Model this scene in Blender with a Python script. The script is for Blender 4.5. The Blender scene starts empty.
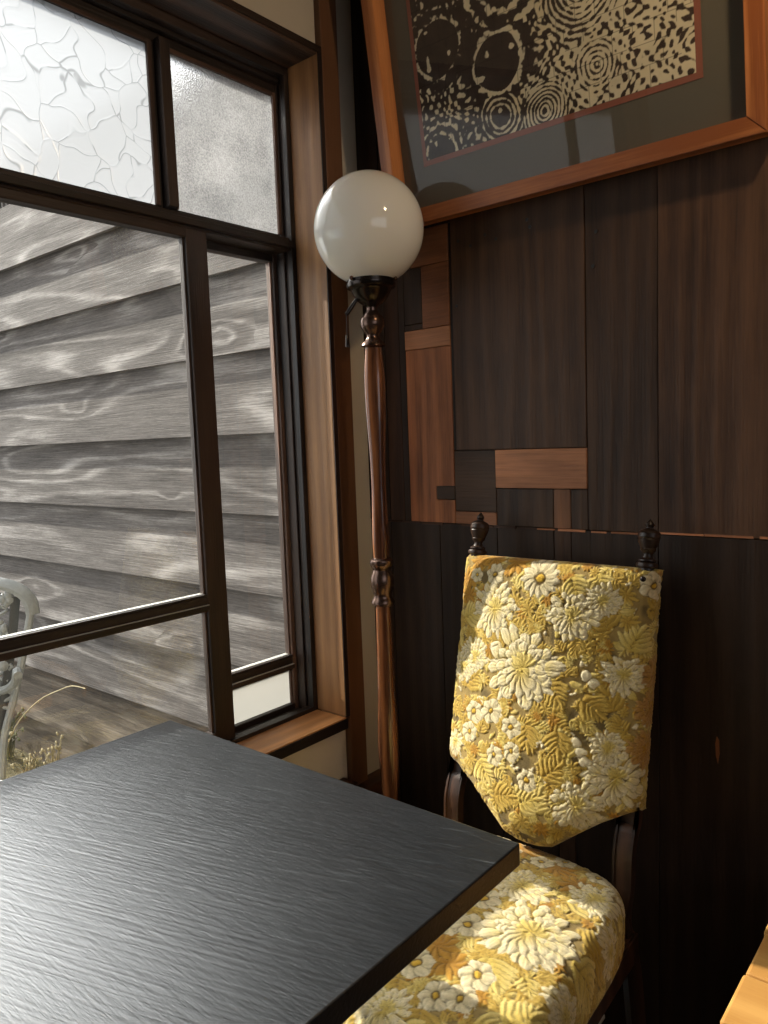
import bpy, bmesh, math, random
import numpy as np
from mathutils import Vector, Matrix
from math import sin, cos, pi, radians, sqrt, atan2

random.seed(7)
rng = np.random.default_rng(11)
sc = bpy.context.scene
COL = sc.collection

# ------------------------------------------------------------------ camera, world, sun, exposure
sc.view_settings.view_transform = 'Standard'
sc.view_settings.look = 'None'
sc.view_settings.gamma = 1.0
sc.view_settings.use_curve_mapping = False
sc.view_settings.exposure = 0.0
CAM = Vector((1.175, -1.348, 1.2))
cd = bpy.data.cameras.new('camera')
cam = bpy.data.objects.new('camera', cd); COL.objects.link(cam)
cd.sensor_fit = 'HORIZONTAL'; cd.sensor_width = 36.0; cd.lens = 36.0 * 760.95 / 768.0
cd.clip_start = 0.02; cd.clip_end = 200
R = Matrix(((0.7671660, -0.0321244, 0.6406436), (0.6403327, 0.0972388, -0.7619177), (-0.0378193, 0.9947425, 0.0951687)))
cam.matrix_world = Matrix.Translation(CAM) @ R.to_4x4()
sc.camera = cam

SUN_DIR = Vector((-1.0, -0.150, 0.62)).normalized()          # towards the sun
SUN = 9.8
SKY = 1.9
CLOUD = 12.5
w = bpy.data.worlds.new('sky'); sc.world = w; w.use_nodes = True
nt = w.node_tree; nt.nodes.clear()
o_ = nt.nodes.new('ShaderNodeOutputWorld'); bg = nt.nodes.new('ShaderNodeBackground')
tc = nt.nodes.new('ShaderNodeTexCoord'); dt = nt.nodes.new('ShaderNodeVectorMath'); dt.operation = 'DOT_PRODUCT'
dt.inputs[1].default_value = SUN_DIR
rp = nt.nodes.new('ShaderNodeValToRGB')
rp.color_ramp.elements[0].position = 0.0; rp.color_ramp.elements[0].color = (0.74, 0.78, 0.84, 1)
rp.color_ramp.elements[1].position = 1.0; rp.color_ramp.elements[1].color = (1.6, 1.6, 1.55, 1)
e_ = rp.color_ramp.elements.new(0.6); e_.color = (0.86, 0.89, 0.93, 1)
nt.links.new(tc.outputs['Generated'], dt.inputs[0]); nt.links.new(dt.outputs['Value'], rp.inputs[0])
# a bright bank of thin cloud beside the sun
d2 = nt.nodes.new('ShaderNodeVectorMath'); d2.operation = 'DOT_PRODUCT'; d2.inputs[1].default_value = Vector((-.80, .15, .60)).normalized()
nt.links.new(tc.outputs['Generated'], d2.inputs[0])
def wm(op, a, b_):
    x = nt.nodes.new('ShaderNodeMath'); x.operation = op
    for i_, v_ in enumerate((a, b_)):
        if v_ is None: continue
        if isinstance(v_, bpy.types.NodeSocket): nt.links.new(v_, x.inputs[i_])
        else: x.inputs[i_].default_value = v_
    return x.outputs[0]
gl_ = wm('MULTIPLY', wm('EXPONENT', wm('MULTIPLY', wm('SUBTRACT', 1.0, d2.outputs['Value']), -30.0), None), CLOUD)
cv_ = nt.nodes.new('ShaderNodeCombineXYZ'); [nt.links.new(gl_, cv_.inputs[i_]) for i_ in range(3)]
ad_ = nt.nodes.new('ShaderNodeVectorMath'); ad_.operation = 'ADD'; nt.links.new(rp.outputs[0], ad_.inputs[0]); nt.links.new(cv_.outputs[0], ad_.inputs[1])
nt.links.new(ad_.outputs[0], bg.inputs['Color']); bg.inputs['Strength'].default_value = SKY
nt.links.new(bg.outputs[0], o_.inputs['Surface'])

sl = bpy.data.lights.new('sun', 'SUN'); sl.energy = SUN; sl.angle = radians(0.6); sl.color = (1.0, 0.93, 0.80)
so = bpy.data.objects.new('sun', sl); COL.objects.link(so)
so.rotation_euler = SUN_DIR.to_track_quat('Z', 'Y').to_euler(); so.location = (-4, -1, 5)

# ------------------------------------------------------------------ node helpers
class NT:
    def __init__(s, name):
        s.m = bpy.data.materials.new(name); s.m.use_nodes = True
        s.t = s.m.node_tree; s.t.nodes.clear()
        s.out = s.t.nodes.new('ShaderNodeOutputMaterial')
    def n(s, ty, **kw):
        x = s.t.nodes.new(ty)
        for k, v in kw.items(): setattr(x, k, v)
        return x
    def put(s, sock, v):
        if isinstance(v, bpy.types.NodeSocket): s.t.links.new(v, sock)
        elif v is not None:
            if isinstance(v, (tuple, list)) and len(v) == 3 and sock.type == 'RGBA': v = (*v, 1)
            sock.default_value = v
    def math(s, op, a, b=None, c=None, clamp=False):
        x = s.n('ShaderNodeMath', operation=op); x.use_clamp = clamp
        s.put(x.inputs[0], a)
        if b is not None: s.put(x.inputs[1], b)
        if c is not None: s.put(x.inputs[2], c)
        return x.outputs[0]
    def vm(s, op, a, b=None):
        x = s.n('ShaderNodeVectorMath', operation=op); s.put(x.inputs[0], a)
        if b is not None: s.put(x.inputs[1], b)
        return x.outputs[0]
    def noise(s, vec, scale=5, detail=3, rough=.5, dist=0):
        x = s.n('ShaderNodeTexNoise'); s.put(x.inputs['Vector'], vec)
        x.inputs['Scale'].default_value = scale; x.inputs['Detail'].default_value = detail
        x.inputs['Roughness'].default_value = rough; x.inputs['Distortion'].default_value = dist
        return x.outputs['Fac']
    def voro(s, vec, scale=5, feature='F1', rnd=1.0):
        x = s.n('ShaderNodeTexVoronoi', feature=feature); s.put(x.inputs['Vector'], vec)
        x.inputs['Scale'].default_value = scale; x.inputs['Randomness'].default_value = rnd
        return x.outputs['Distance']
    def ramp(s, f, stops):
        x = s.n('ShaderNodeValToRGB'); r = x.color_ramp
        while len(r.elements) > 1: r.elements.remove(r.elements[-1])
        r.elements[0].position = stops[0][0]; c = stops[0][1]; r.elements[0].color = (*c, 1) if len(c) == 3 else c
        for p, c in stops[1:]:
            e = r.elements.new(p); e.color = (*c, 1) if len(c) == 3 else c
        s.put(x.inputs[0], f); return x.outputs[0]
    def mix(s, f, a, b, mode='MIX'):
        x = s.n('ShaderNodeMix', data_type='RGBA', blend_type=mode); x.clamp_result = False
        s.put(x.inputs[0], f); s.put(x.inputs[6], a); s.put(x.inputs[7], b); return x.outputs[2]
    def attr(s, name, out='Vector'):
        x = s.n('ShaderNodeAttribute'); x.attribute_name = name; return x.outputs[out]
    def bump(s, h, strength=.3, dist=.002, normal=None):
        x = s.n('ShaderNodeBump'); x.inputs['Strength'].default_value = strength; x.inputs['Distance'].default_value = dist
        s.put(x.inputs['Height'], h)
        if normal is not None: s.put(x.inputs['Normal'], normal)
        return x.outputs[0]
    def pbr(s, col, rough=.5, metal=0, normal=None, spec=.5, **kw):
        x = s.n('ShaderNodeBsdfPrincipled')
        s.put(x.inputs['Base Color'], col); s.put(x.inputs['Roughness'], rough); s.put(x.inputs['Metallic'], metal)
        s.put(x.inputs['Specular IOR Level'], spec)
        if normal is not None: s.put(x.inputs['Normal'], normal)
        for k, v in kw.items(): s.put(x.inputs[k], v)
        return x.outputs[0]
    def done(s, sh): s.t.links.new(sh, s.out.inputs['Surface']); return s.m
    def mixsh(s, f, a, b):
        x = s.n('ShaderNodeMixShader'); s.put(x.inputs[0], f); s.put(x.inputs[1], a); s.put(x.inputs[2], b); return x.outputs[0]

def wood(name, dark, light, ringk=.52, rough=.5, rings=26.0, warp=5.0, bumpk=.35, knots=0.0, fibre=1.0, spec=.4, contrast=(.25, .8), blotch=.35, coat=0.0, stretch=2.0):
    """grain runs along the first component of the mesh attribute 'gc'; 'tone' tints each piece"""
    g = NT(name)
    gc = g.attr('gc'); tone = g.attr('tone', 'Color')
    a = g.vm('MULTIPLY', gc, (stretch * .45, stretch * 3.2, stretch * 3.2))
    n1 = g.noise(a, 1.6, 2.0, .5)
    sx = g.n('ShaderNodeSeparateXYZ'); g.put(sx.inputs[0], gc)
    ph = g.math('MULTIPLY', sx.outputs[1], rings)
    ph = g.math('ADD', ph, g.math('MULTIPLY', n1, warp * 3))
    kmask = None
    if knots > 0:
        kn = g.n('ShaderNodeTexNoise'); g.put(kn.inputs['Vector'], gc); kn.inputs['Scale'].default_value = 9
        gk = g.vm('ADD', gc, g.vm('MULTIPLY', g.vm('SUBTRACT', kn.outputs['Color'], (.5, .5, .5)), (.09, .03, .03)))
        kv = g.vm('MULTIPLY', gk, (1.7, 5.2, 5.2))
        vo = g.n('ShaderNodeTexVoronoi', feature='F1'); g.put(vo.inputs['Vector'], kv); vo.inputs['Scale'].default_value = 1.0
        sc3 = g.n('ShaderNodeSeparateXYZ'); g.put(sc3.inputs[0], vo.outputs['Color'])
        # knots differ in size and most cells have none
        big = g.math('MULTIPLY_ADD', g.ramp(sc3.outputs[0], [(.35, (0, 0, 0)), (.9, (1, 1, 1))]), .9, .02)
        d = g.math('DIVIDE', vo.outputs['Distance'], big)
        kf = g.math('MULTIPLY', big, g.math('EXPONENT', g.math('MULTIPLY', g.math('POWER', g.math('DIVIDE', d, .30), 2), -1)))
        ph = g.math('ADD', ph, g.math('MULTIPLY', kf, knots))
        kmask = g.math('EXPONENT', g.math('MULTIPLY', g.math('POWER', g.math('DIVIDE', d, .055), 4), -1))
    ring = g.math('MULTIPLY_ADD', g.math('SINE', g.math('MULTIPLY', ph, 2.2)), .5, .5)
    ring = g.math('POWER', ring, 1.6)
    fib = g.noise(g.vm('MULTIPLY', gc, (9, 260, 260)), 1.0, 3, .65)
    blo = g.noise(g.vm('MULTIPLY', gc, (3, 9, 9)), 1.0, 4, .6)
    f = g.math('MULTIPLY', ring, ringk)
    f = g.math('ADD', f, g.math('MULTIPLY', fib, .55 * fibre))
    f = g.math('ADD', f, g.math('MULTIPLY', g.math('SUBTRACT', blo, .5), blotch * 2))
    col = g.ramp(f, [(contrast[0], dark), (contrast[1], light)])
    if kmask is not None:
        col = g.mix(g.math('MULTIPLY', kmask, .8), col, tuple(c * .35 for c in dark))
    col = g.mix(1.0, col, tone, 'MULTIPLY')
    h = g.math('ADD', g.math('MULTIPLY', ring, .6), g.math('MULTIPLY', fib, .9 * fibre))
    if kmask is not None: h = g.math('ADD', h, g.math('MULTIPLY', kmask, .8))
    nr = g.bump(h, bumpk, .0025)
    rr = g.math('MULTIPLY_ADD', g.math('SUBTRACT', fib, .5), .25, rough, clamp=True)
    kw = {'Coat Weight': coat, 'Coat Roughness': .12} if coat else {}
    return g.done(g.pbr(col, rr, 0, nr, spec, **kw))

def simple(name, col, rough=.5, metal=0, var=.15, scale=30, bumpk=.1, spec=.5, **kw):
    g = NT(name); tc = g.n('ShaderNodeTexCoord').outputs['Object']
    n = g.noise(tc, scale, 4, .6)
    c = g.mix(n, tuple(x * (1 - var) for x in col), tuple(min(1, x * (1 + var)) for x in col))
    return g.done(g.pbr(c, rough, metal, g.bump(n, bumpk, .002), spec, **kw))

# ------------------------------------------------------------------ materials
def siding_mat():
    g = NT('weathered_cedar'); gc = g.attr('gc'); tone = g.attr('tone', 'Color')
    sx = g.n('ShaderNodeSeparateXYZ'); g.put(sx.inputs[0], gc)
    kn = g.n('ShaderNodeTexNoise'); g.put(kn.inputs['Vector'], gc); kn.inputs['Scale'].default_value = 7
    gk = g.vm('ADD', gc, g.vm('MULTIPLY', g.vm('SUBTRACT', kn.outputs['Color'], (.5, .5, .5)), (.12, .035, .03)))
    vo = g.n('ShaderNodeTexVoronoi', feature='F1'); g.put(vo.inputs['Vector'], g.vm('MULTIPLY', gk, (2.0, 6.5, 6.5))); vo.inputs['Scale'].default_value = 1.0
    s3 = g.n('ShaderNodeSeparateXYZ'); g.put(s3.inputs[0], vo.outputs['Color'])
    big = g.math('MULTIPLY_ADD', g.ramp(s3.outputs[0], [(.45, (0, 0, 0)), (.95, (1, 1, 1))]), .85, .02)
    d = g.math('DIVIDE', vo.outputs['Distance'], big)
    kf = g.math('MULTIPLY', big, g.math('EXPONENT', g.math('MULTIPLY', g.math('POWER', g.math('DIVIDE', d, .34), 2), -1)))
    km = g.math('EXPONENT', g.math('MULTIPLY', g.math('POWER', g.math('DIVIDE', d, .075), 4), -1))
    low = g.noise(g.vm('MULTIPLY', gc, (.9, 6.0, 6.0)), 1.0, 1, .4)            # long cathedral shapes
    wob = g.noise(g.vm('MULTIPLY', gc, (5, 22, 22)), 1.0, 2, .5)
    ph = g.math('MULTIPLY', sx.outputs[1], 150)
    ph = g.math('ADD', ph, g.math('MULTIPLY', low, 40))
    ph = g.math('ADD', ph, g.math('MULTIPLY', kf, 16))
    ph = g.math('ADD', ph, g.math('MULTIPLY', wob, 1.6))
    ring = g.math('MULTIPLY_ADD', g.math('SINE', ph), .5, .5)
    ring = g.math('POWER', ring, 2.2)
    lowm = g.ramp(g.noise(g.vm('MULTIPLY', gc, (1.6, 9, 9)), 1.0, 3, .6), [(.35, (0, 0, 0)), (.68, (1, 1, 1))])
    fib = g.noise(g.vm('MULTIPLY', gc, (6, 240, 240)), 1.0, 3, .65)
    fine = g.noise(g.vm('MULTIPLY', gc, (40, 300, 300)), 1.0, 2, .6)
    f = g.math('ADD', g.math('MULTIPLY', g.math('MULTIPLY', ring, .25), g.math('MULTIPLY_ADD', lowm, .8, .35)), g.math('MULTIPLY', fib, .62))
    f = g.math('ADD', f, g.math('MULTIPLY', g.math('SUBTRACT', lowm, .5), .15))
    f = g.math('ADD', f, g.math('MULTIPLY', g.math('SUBTRACT', fine, .5), .25))
    col = g.ramp(f, [(.10, (.04, .035, .034)), (.40, (.14, .128, .124)), (.80, (.42, .40, .39))])
    col = g.mix(g.math('MULTIPLY', km, .85), col, (.035, .028, .024))
    col = g.mix(1.0, col, tone, 'MULTIPLY')
    h = g.math('ADD', g.math('MULTIPLY', ring, .7), g.math('ADD', g.math('MULTIPLY', fib, .7), g.math('MULTIPLY', km, .6)))
    return g.done(g.pbr(col, .85, 0, g.bump(h, .8, .003), .12))

M = {}
M['wall_wood'] = wood('reclaimed_dark_wood', (.020, .0110, .0068), (.095, .053, .030), ringk=.24, rough=.55, rings=70, warp=2.6, bumpk=.4, knots=2.0, contrast=(.02, 1.15), spec=.3, blotch=.6, fibre=1.2, stretch=1.4)
M['frame_wood'] = wood('window_frame_wood', (.014, .0085, .0065), (.055, .032, .022), rough=.5, rings=60, warp=1.5, bumpk=.5)
M['jamb_wood'] = wood('jamb_wood', (.20, .092, .036), (.50, .26, .105), ringk=.3, rough=.5, rings=75, warp=1.2, bumpk=.25, blotch=.7, contrast=(0, 1.3))
M['post_wood'] = wood('corner_post_wood', (.050, .023, .012), (.18, .082, .038), rough=.45, rings=80, warp=1.0, bumpk=.2, contrast=(0, 1.2))
M['siding'] = siding_mat()
M['pine'] = wood('pine', (.36, .165, .04), (.56, .31, .095), rough=.45, rings=40, warp=1.2, knots=1.2, bumpk=.06, spec=.3, contrast=(-.1+.1, 1.2), blotch=.15)
M['picture_wood'] = wood('picture_frame_wood', (.27, .085, .026), (.62, .24, .08), rough=.35, rings=55, warp=1.0, bumpk=.2)
M['lamp_wood'] = wood('lamp_wood', (.060, .018, .008), (.34, .13, .050), rough=.22, rings=120, warp=2.5, bumpk=.05, spec=.6, coat=.5)
M['chair_wood'] = wood('dark_polished_wood', (.020, .010, .006), (.075, .035, .020), rough=.38, rings=60, warp=1, bumpk=.06, spec=.4)
M['floor'] = wood('floor_wood', (.012, .007, .005), (.035, .020, .013), rough=.6, rings=30, warp=2)
M['ceiling'] = wood('ceiling_wood', (.06, .035, .022), (.12, .075, .05), rough=.6, rings=30, warp=2)
M['plaster'] = simple('plaster', (.56, .48, .36), .9, var=.06, scale=14, bumpk=.25, spec=.2)
M['plaster_far'] = simple('plaster_far', (.34, .29, .22), .9, var=.06, scale=9, bumpk=.15, spec=.2)
M['dark_metal'] = simple('dark_bronze', (.045, .036, .032), .22, .9, var=.3, scale=40, bumpk=.02)
M['bronze'] = simple('brown_metal', (.14, .085, .065), .25, .85, var=.3, scale=60, bumpk=.04)
M['black'] = simple('black_plastic', (.012, .012, .012), .35, 0)
M['alu'] = simple('painted_cast_aluminium', (.22, .23, .225), .45, .1, var=.25, scale=90, bumpk=.6)
M['alu_dark'] = simple('dark_cast_aluminium', (.03, .032, .031), .5, .1, var=.3, scale=90, bumpk=.6)
M['highlight'] = simple('painted_highlight', (.42, .41, .38), .6, 0, var=.2, scale=60, bumpk=.1)
M['white_paint'] = simple('white_paint', (.80, .80, .76), .4, 0, var=.02, scale=20, bumpk=.03)

def table_mat():
    g = NT('black_stained_wood'); gc = g.attr('gc')
    f1 = g.noise(g.vm('MULTIPLY', gc, (26, 380, 380)), 1, 4, .75)
    f2 = g.noise(g.vm('MULTIPLY', gc, (10, 120, 120)), 1, 3, .6, .6)
    big = g.noise(gc, 4, 3, .55)
    # fine hand brushed strokes that lie a few degrees off the grain
    rt = g.n('ShaderNodeVectorRotate', rotation_type='Z_AXIS'); g.put(rt.inputs[0], gc); rt.inputs['Angle'].default_value = radians(-17)
    st = g.noise(g.vm('MULTIPLY', rt.outputs[0], (12, 240, 240)), 1, 2, .6)
    sc_ = g.math('MULTIPLY', g.ramp(st, [(.60, (0, 0, 0)), (.72, (1, 1, 1))]), g.ramp(big, [(.42, (0, 0, 0)), (.62, (1, 1, 1))]))
    col = g.ramp(f1, [(.3, (.005, .006, .007)), (.75, (.016, .018, .021))])
    col = g.mix(g.math('MULTIPLY', sc_, .5), col, (.10, .11, .12))
    h = g.math('ADD', g.math('MULTIPLY', f1, .9), g.math('ADD', g.math('MULTIPLY', f2, .5), g.math('MULTIPLY', st, 1.3)))
    rough = g.math('MULTIPLY_ADD', f1, .16, g.math('MULTIPLY_ADD', big, .10, .20))
    return g.done(g.pbr(col, rough, 0, g.bump(h, .34, .0011), .5))
M['table'] = table_mat()

def glass_clear(name, tint=(.93, .95, .94), dirt=.008):
    g = NT(name)
    tr = g.n('ShaderNodeBsdfTransparent'); g.put(tr.inputs[0], tint)
    gl = g.n('ShaderNodeBsdfGlossy'); gl.inputs['Roughness'].default_value = .01; g.put(gl.inputs[0], (1, 1, 1))
    fr = g.n('ShaderNodeFresnel'); ge = g.n('ShaderNodeNewGeometry'); g.put(fr.inputs[0], g.math('MULTIPLY_ADD', ge.outputs['Backfacing'], 1 / 1.45 - 1.45, 1.45))
    f = g.math('MINIMUM', g.math('MULTIPLY', fr.outputs[0], 1.15), 1.0)
    a = g.mixsh(f, tr.outputs[0], gl.outputs[0])
    tl = g.n('ShaderNodeBsdfTranslucent'); g.put(tl.inputs[0], (.9, .9, .9))
    df = g.noise(g.n('ShaderNodeTexCoord').outputs['Object'], 6, 5, .7)
    return g.done(g.mixsh(g.math('MULTIPLY', df, dirt), a, tl.outputs[0]))
M['glass'] = glass_clear('clear_window_glass')
M['picture_glass'] = glass_clear('picture_glass', (.97, .97, .97), 0.0)

g = NT('white_milk_glass'); a_ = g.n('ShaderNodeBsdfTranslucent'); g.put(a_.inputs[0], (.28, .28, .26)); d_ = g.n('ShaderNodeBsdfDiffuse'); g.put(d_.inputs[0], (.8, .8, .76))
M['white_panel'] = g.done(g.mixsh(.45, a_.outputs[0], d_.outputs[0]))

def glass_frost(name, crackle):
    g = NT(name); tc = g.n('ShaderNodeTexCoord').outputs['Object']
    fine = g.noise(tc, 330 if not crackle else 150, 3, .6)
    mid = g.noise(tc, 9, 3, .6)
    if crackle:
        nz = g.n('ShaderNodeTexNoise'); g.put(nz.inputs['Vector'], tc); nz.inputs['Scale'].default_value = 13; nz.inputs['Detail'].default_value = 1
        v = g.vm('ADD', tc, g.vm('MULTIPLY', g.vm('SUBTRACT', nz.outputs['Color'], (.5, .5, .5)), (.095, .095, .095)))
        v = g.vm('MULTIPLY', v, (0.001, 1, 1))
        ed = g.voro(v, 19, 'DISTANCE_TO_EDGE')
        gap = g.noise(tc, 26, 1, .5)
        line = g.math('MULTIPLY', g.ramp(ed, [(.006, (1, 1, 1)), (.024, (0, 0, 0))]), g.ramp(gap, [(.40, (.15, .15, .15)), (.5, (1, 1, 1))]))
        sw = g.n('ShaderNodeTexWave', wave_type='RINGS'); g.put(sw.inputs['Vector'], v); sw.inputs['Scale'].default_value = 25; sw.inputs['Distortion'].default_value = 6
        h = g.math('ADD', g.math('MULTIPLY', g.ramp(ed, [(0, (0, 0, 0)), (.06, (1, 1, 1))]), 1.0), g.math('MULTIPLY', g.math('ADD', sw.outputs['Fac'], fine), .14))
        nr = g.bump(h, .25, .002)
        trc = g.mix(g.math('MULTIPLY', line, g.math('MULTIPLY_ADD', mid, .7, .45)), (.19, .20, .212), (.098, .104, .110)); tlf = .86
        rfr = .45
    else:
        line = None; h = fine; nr = g.bump(h, .9, .003)
        spk = g.math('MULTIPLY_ADD', fine, .9, g.math('MULTIPLY', mid, .6))
        trc = g.ramp(spk, [(.35, (.14, .145, .15)), (1.0, (.62, .63, .64))]); tlf = .22
        rfr = .35
    tl = g.n('ShaderNodeBsdfTranslucent'); g.put(tl.inputs[0], trc); g.put(tl.inputs['Normal'], nr)
    rf = g.n('ShaderNodeBsdfRefraction'); g.put(rf.inputs[0], trc); rf.inputs['Roughness'].default_value = rfr; rf.inputs['IOR'].default_value = 1.12
    g.put(rf.inputs['Normal'], nr)
    gl = g.n('ShaderNodeBsdfGlossy'); gl.inputs['Roughness'].default_value = .25; g.put(gl.inputs['Normal'], nr)
    a = g.mixsh(tlf, rf.outputs[0], tl.outputs[0])
    return g.done(g.mixsh(.06, a, gl.outputs[0]))
M['crackle_glass'] = glass_frost('crackle_pattern_glass', True)
M['frosted_glass'] = glass_frost('hammered_frosted_glass', False)

def velvet_mat():
    g = NT('brocade_velvet'); c = g.attr('col', 'Color')
    tc = g.n('ShaderNodeTexCoord').outputs['Object']
    wv = g.noise(tc, 900, 2, .6); wn = g.noise(g.vm('MULTIPLY', tc, (1, 1, .15)), 700, 2, .6)
    col = g.mix(wv, g.mix(1.0, c, (.80, .80, .80), 'MULTIPLY'), g.mix(1.0, c, (1.15, 1.15, 1.15), 'MULTIPLY'))
    return g.done(g.pbr(col, .85, 0, g.bump(g.math('ADD', wv, wn), .5, .0012), .25, **{'Sheen Weight': .25, 'Sheen Roughness': .4, 'Sheen Tint': (1, .93, .75, 1)}))
M['velvet'] = velvet_mat()

def vcol_mat(name, rough=.7):
    g = NT(name); c = g.attr('col', 'Color'); return g.done(g.pbr(c, rough, 0, None, .3))
M['print'] = vcol_mat('stencil_print')
M['mat_board'] = simple('grey_mat_board', (.11, .098, .072), .85, var=.08, scale=200, bumpk=.1)
M['mat_red'] = simple('red_brown_inner_mat', (.26, .085, .05), .7, var=.1, scale=200, bumpk=.1)

g = NT('opal_glass')
M['opal'] = g.done(g.pbr((.95, .92, .84), .06, 0, None, .6, **{'Subsurface Weight': .15, 'Subsurface Radius': (.05, .045, .035), 'Subsurface Scale': 1.0}))

# ------------------------------------------------------------------ mesh helpers
def tag(o, label=None, cat=None, group=None, kind=None):
    if label: o['label'] = label
    if cat: o['category'] = cat
    if group: o['group'] = group
    if kind: o['kind'] = kind
    return o

def empty(name, loc=(0, 0, 0), parent=None):
    o = bpy.data.objects.new(name, None); COL.objects.link(o); o.location = loc
    if parent: o.parent = parent
    o.empty_display_size = .05
    return o

def finish(name, me, mat, parent=None, smooth=False):
    if mat: me.materials.append(mat)
    if smooth:
        me.polygons.foreach_set('use_smooth', [True] * len(me.polygons))
    me.update()
    o = bpy.data.objects.new(name, me); COL.objects.link(o)
    if parent:
        o.parent = parent; o.matrix_parent_inverse = Matrix.Translation(-Vector(parent.location)) if parent.parent is None else Matrix.Translation(-Vector(parent.location))
    return o

AX = {'x': (0, 1, 2), 'y': (1, 0, 2), 'z': (2, 0, 1)}
class MB:
    """collects boxes and swept shapes in world coordinates and links them as one mesh object"""
    def __init__(s): s.bm = bmesh.new(); s.gc = s.bm.verts.layers.float_vector.new('gc'); s.tn = s.bm.verts.layers.float_vector.new('tonev')
    def _attr(s, vs, axis, tone, off=None, frame=None):
        if off is None: off = (random.uniform(-30, 30), random.uniform(-30, 30), random.uniform(-30, 30))
        i, j, k = AX[axis]
        for v in vs:
            c = v.co if frame is None else frame @ v.co
            v[s.gc] = Vector((c[i] + off[0], c[j] + off[1], c[k] + off[2])); v[s.tn] = Vector(tone)
    def box(s, lo, hi, axis='x', tone=(1, 1, 1), bev=.0015, rot=None, off=None):
        lo = Vector(lo); hi = Vector(hi)
        r = bmesh.ops.create_cube(s.bm, size=1.0); vs = r['verts']
        c = (lo + hi) / 2; d = hi - lo
        for v in vs: v.co = Vector((v.co.x * d.x, v.co.y * d.y, v.co.z * d.z)) + c
        if bev:
            es = list({e for v in vs for e in v.link_edges})
            b = min(bev, min(d) * .3)
            rr = bmesh.ops.bevel(s.bm, geom=es, offset=b, segments=2, affect='EDGES', profile=.5)
            vs = list({v for f in rr['faces'] for v in f.verts} | {v for v in vs if v.is_valid})
        s._attr(vs, axis, tone, off)
        if rot is not None:
            for v in vs: v.co = rot @ v.co
        return s
    def lathe(s, prof, centre, seg=28, axis='z', tone=(1, 1, 1), lobes=0, lobek=0.0, twist=0.0, rot=None):
        """prof: (radius, height[, lobe amount])"""
        cx, cy = centre[0], centre[1]; rings = []; allv = []
        for p in prof:
            r, z = p[0], p[1]; lk = p[2] if len(p) > 2 else lobek
            ring = []
            for q in range(seg):
                a = 2 * pi * q / seg
                rr = r * (1 + lk * cos(lobes * (a + twist))) if lobes else r
                ring.append(s.bm.verts.new((cx + rr * cos(a), cy + rr * sin(a), z)))
            rings.append(ring); allv += ring
        for a, b in zip(rings, rings[1:]):
            for q in range(seg): s.bm.faces.new((a[q], a[(q + 1) % seg], b[(q + 1) % seg], b[q]))
        s.bm.faces.new(list(reversed(rings[0]))); s.bm.faces.new(rings[-1])
        s._attr(allv, axis, tone)
        if rot is not None:
            for v in allv: v.co = rot @ v.co
        return s
    def tube(s, pts, rad, seg=10, tone=(1, 1, 1), axis='z', squash=None):
        pts = [Vector(p) for p in pts]; rings = []; allv = []
        rads = rad if isinstance(rad, (list, tuple)) else [rad] * len(pts)
        up = Vector((0, 0, 1)); prev = None
        for i, p in enumerate(pts):
            t = (pts[min(i + 1, len(pts) - 1)] - pts[max(i - 1, 0)]).normalized()
            if prev is None:
                n = t.cross(up) if abs(t.dot(up)) < .95 else t.cross(Vector((0, 1, 0)))
            else: n = prev - t * prev.dot(t)
            n.normalize(); prev = n; b = t.cross(n)
            ring = [s.bm.verts.new(p + n * rads[i] * cos(2 * pi * q / seg) + b * rads[i] * (squash or 1) * sin(2 * pi * q / seg)) for q in range(seg)]
            rings.append(ring); allv += ring
        for a, b in zip(rings, rings[1:]):
            for q in range(seg): s.bm.faces.new((a[q], a[(q + 1) % seg], b[(q + 1) % seg], b[q]))
        s.bm.faces.new(list(reversed(rings[0]))); s.bm.faces.new(rings[-1])
        s._attr(allv, axis, tone); return s
    def sphere(s, c, r, scale=(1, 1, 1), u=20, v=12, tone=(1, 1, 1)):
        rr = bmesh.ops.create_uvsphere(s.bm, u_segments=u, v_segments=v, radius=r)
        for x in rr['verts']: x.co = Vector((x.co.x * scale[0], x.co.y * scale[1], x.co.z * scale[2])) + Vector(c)
        s._attr(rr['verts'], 'z', tone); return s
    def prism(s, poly, d0, d1, plane='xz', axis='z', tone=(1, 1, 1), bev=.001):
        """closed polygon (list of 2-tuples) extruded along the missing axis from d0 to d1"""
        def P(a, b, d):
            return {'xz': (a, d, b), 'yz': (d, a, b), 'xy': (a, b, d)}[plane]
        A = [s.bm.verts.new(P(a, b, d0)) for a, b in poly]; B = [s.bm.verts.new(P(a, b, d1)) for a, b in poly]
        n = len(poly); fs = [s.bm.faces.new(A), s.bm.faces.new(list(reversed(B)))]
        for i in range(n): fs.append(s.bm.faces.new((A[i], B[i], B[(i + 1) % n], A[(i + 1) % n])))
        vs = A + B
        if bev:
            es = list({e for f in fs[:2] for e in f.edges})
            rr = bmesh.ops.bevel(s.bm, geom=es, offset=bev, segments=2, affect='EDGES')
            vs = list({v for f in rr['faces'] for v in f.verts} | {v for v in vs if v.is_valid})
        s._attr(vs, axis, tone); return s
    def build(s, name, mat, parent=None, smooth=False):
        bmesh.ops.recalc_face_normals(s.bm, faces=s.bm.faces[:])
        me = bpy.data.meshes.new(name); 
        tn = [tuple(v[s.tn]) for v in s.bm.verts]
        s.bm.to_mesh(me); s.bm.free()
        ca = me.color_attributes.new('tone', 'FLOAT_COLOR', 'POINT')
        ca.data.foreach_set('color', np.array([(a, b, c, 1) for a, b, c in tn], dtype=np.float32).ravel())
        o = finish(name, me, mat, parent, False)
        if smooth: autosmooth(me)
        return o

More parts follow.
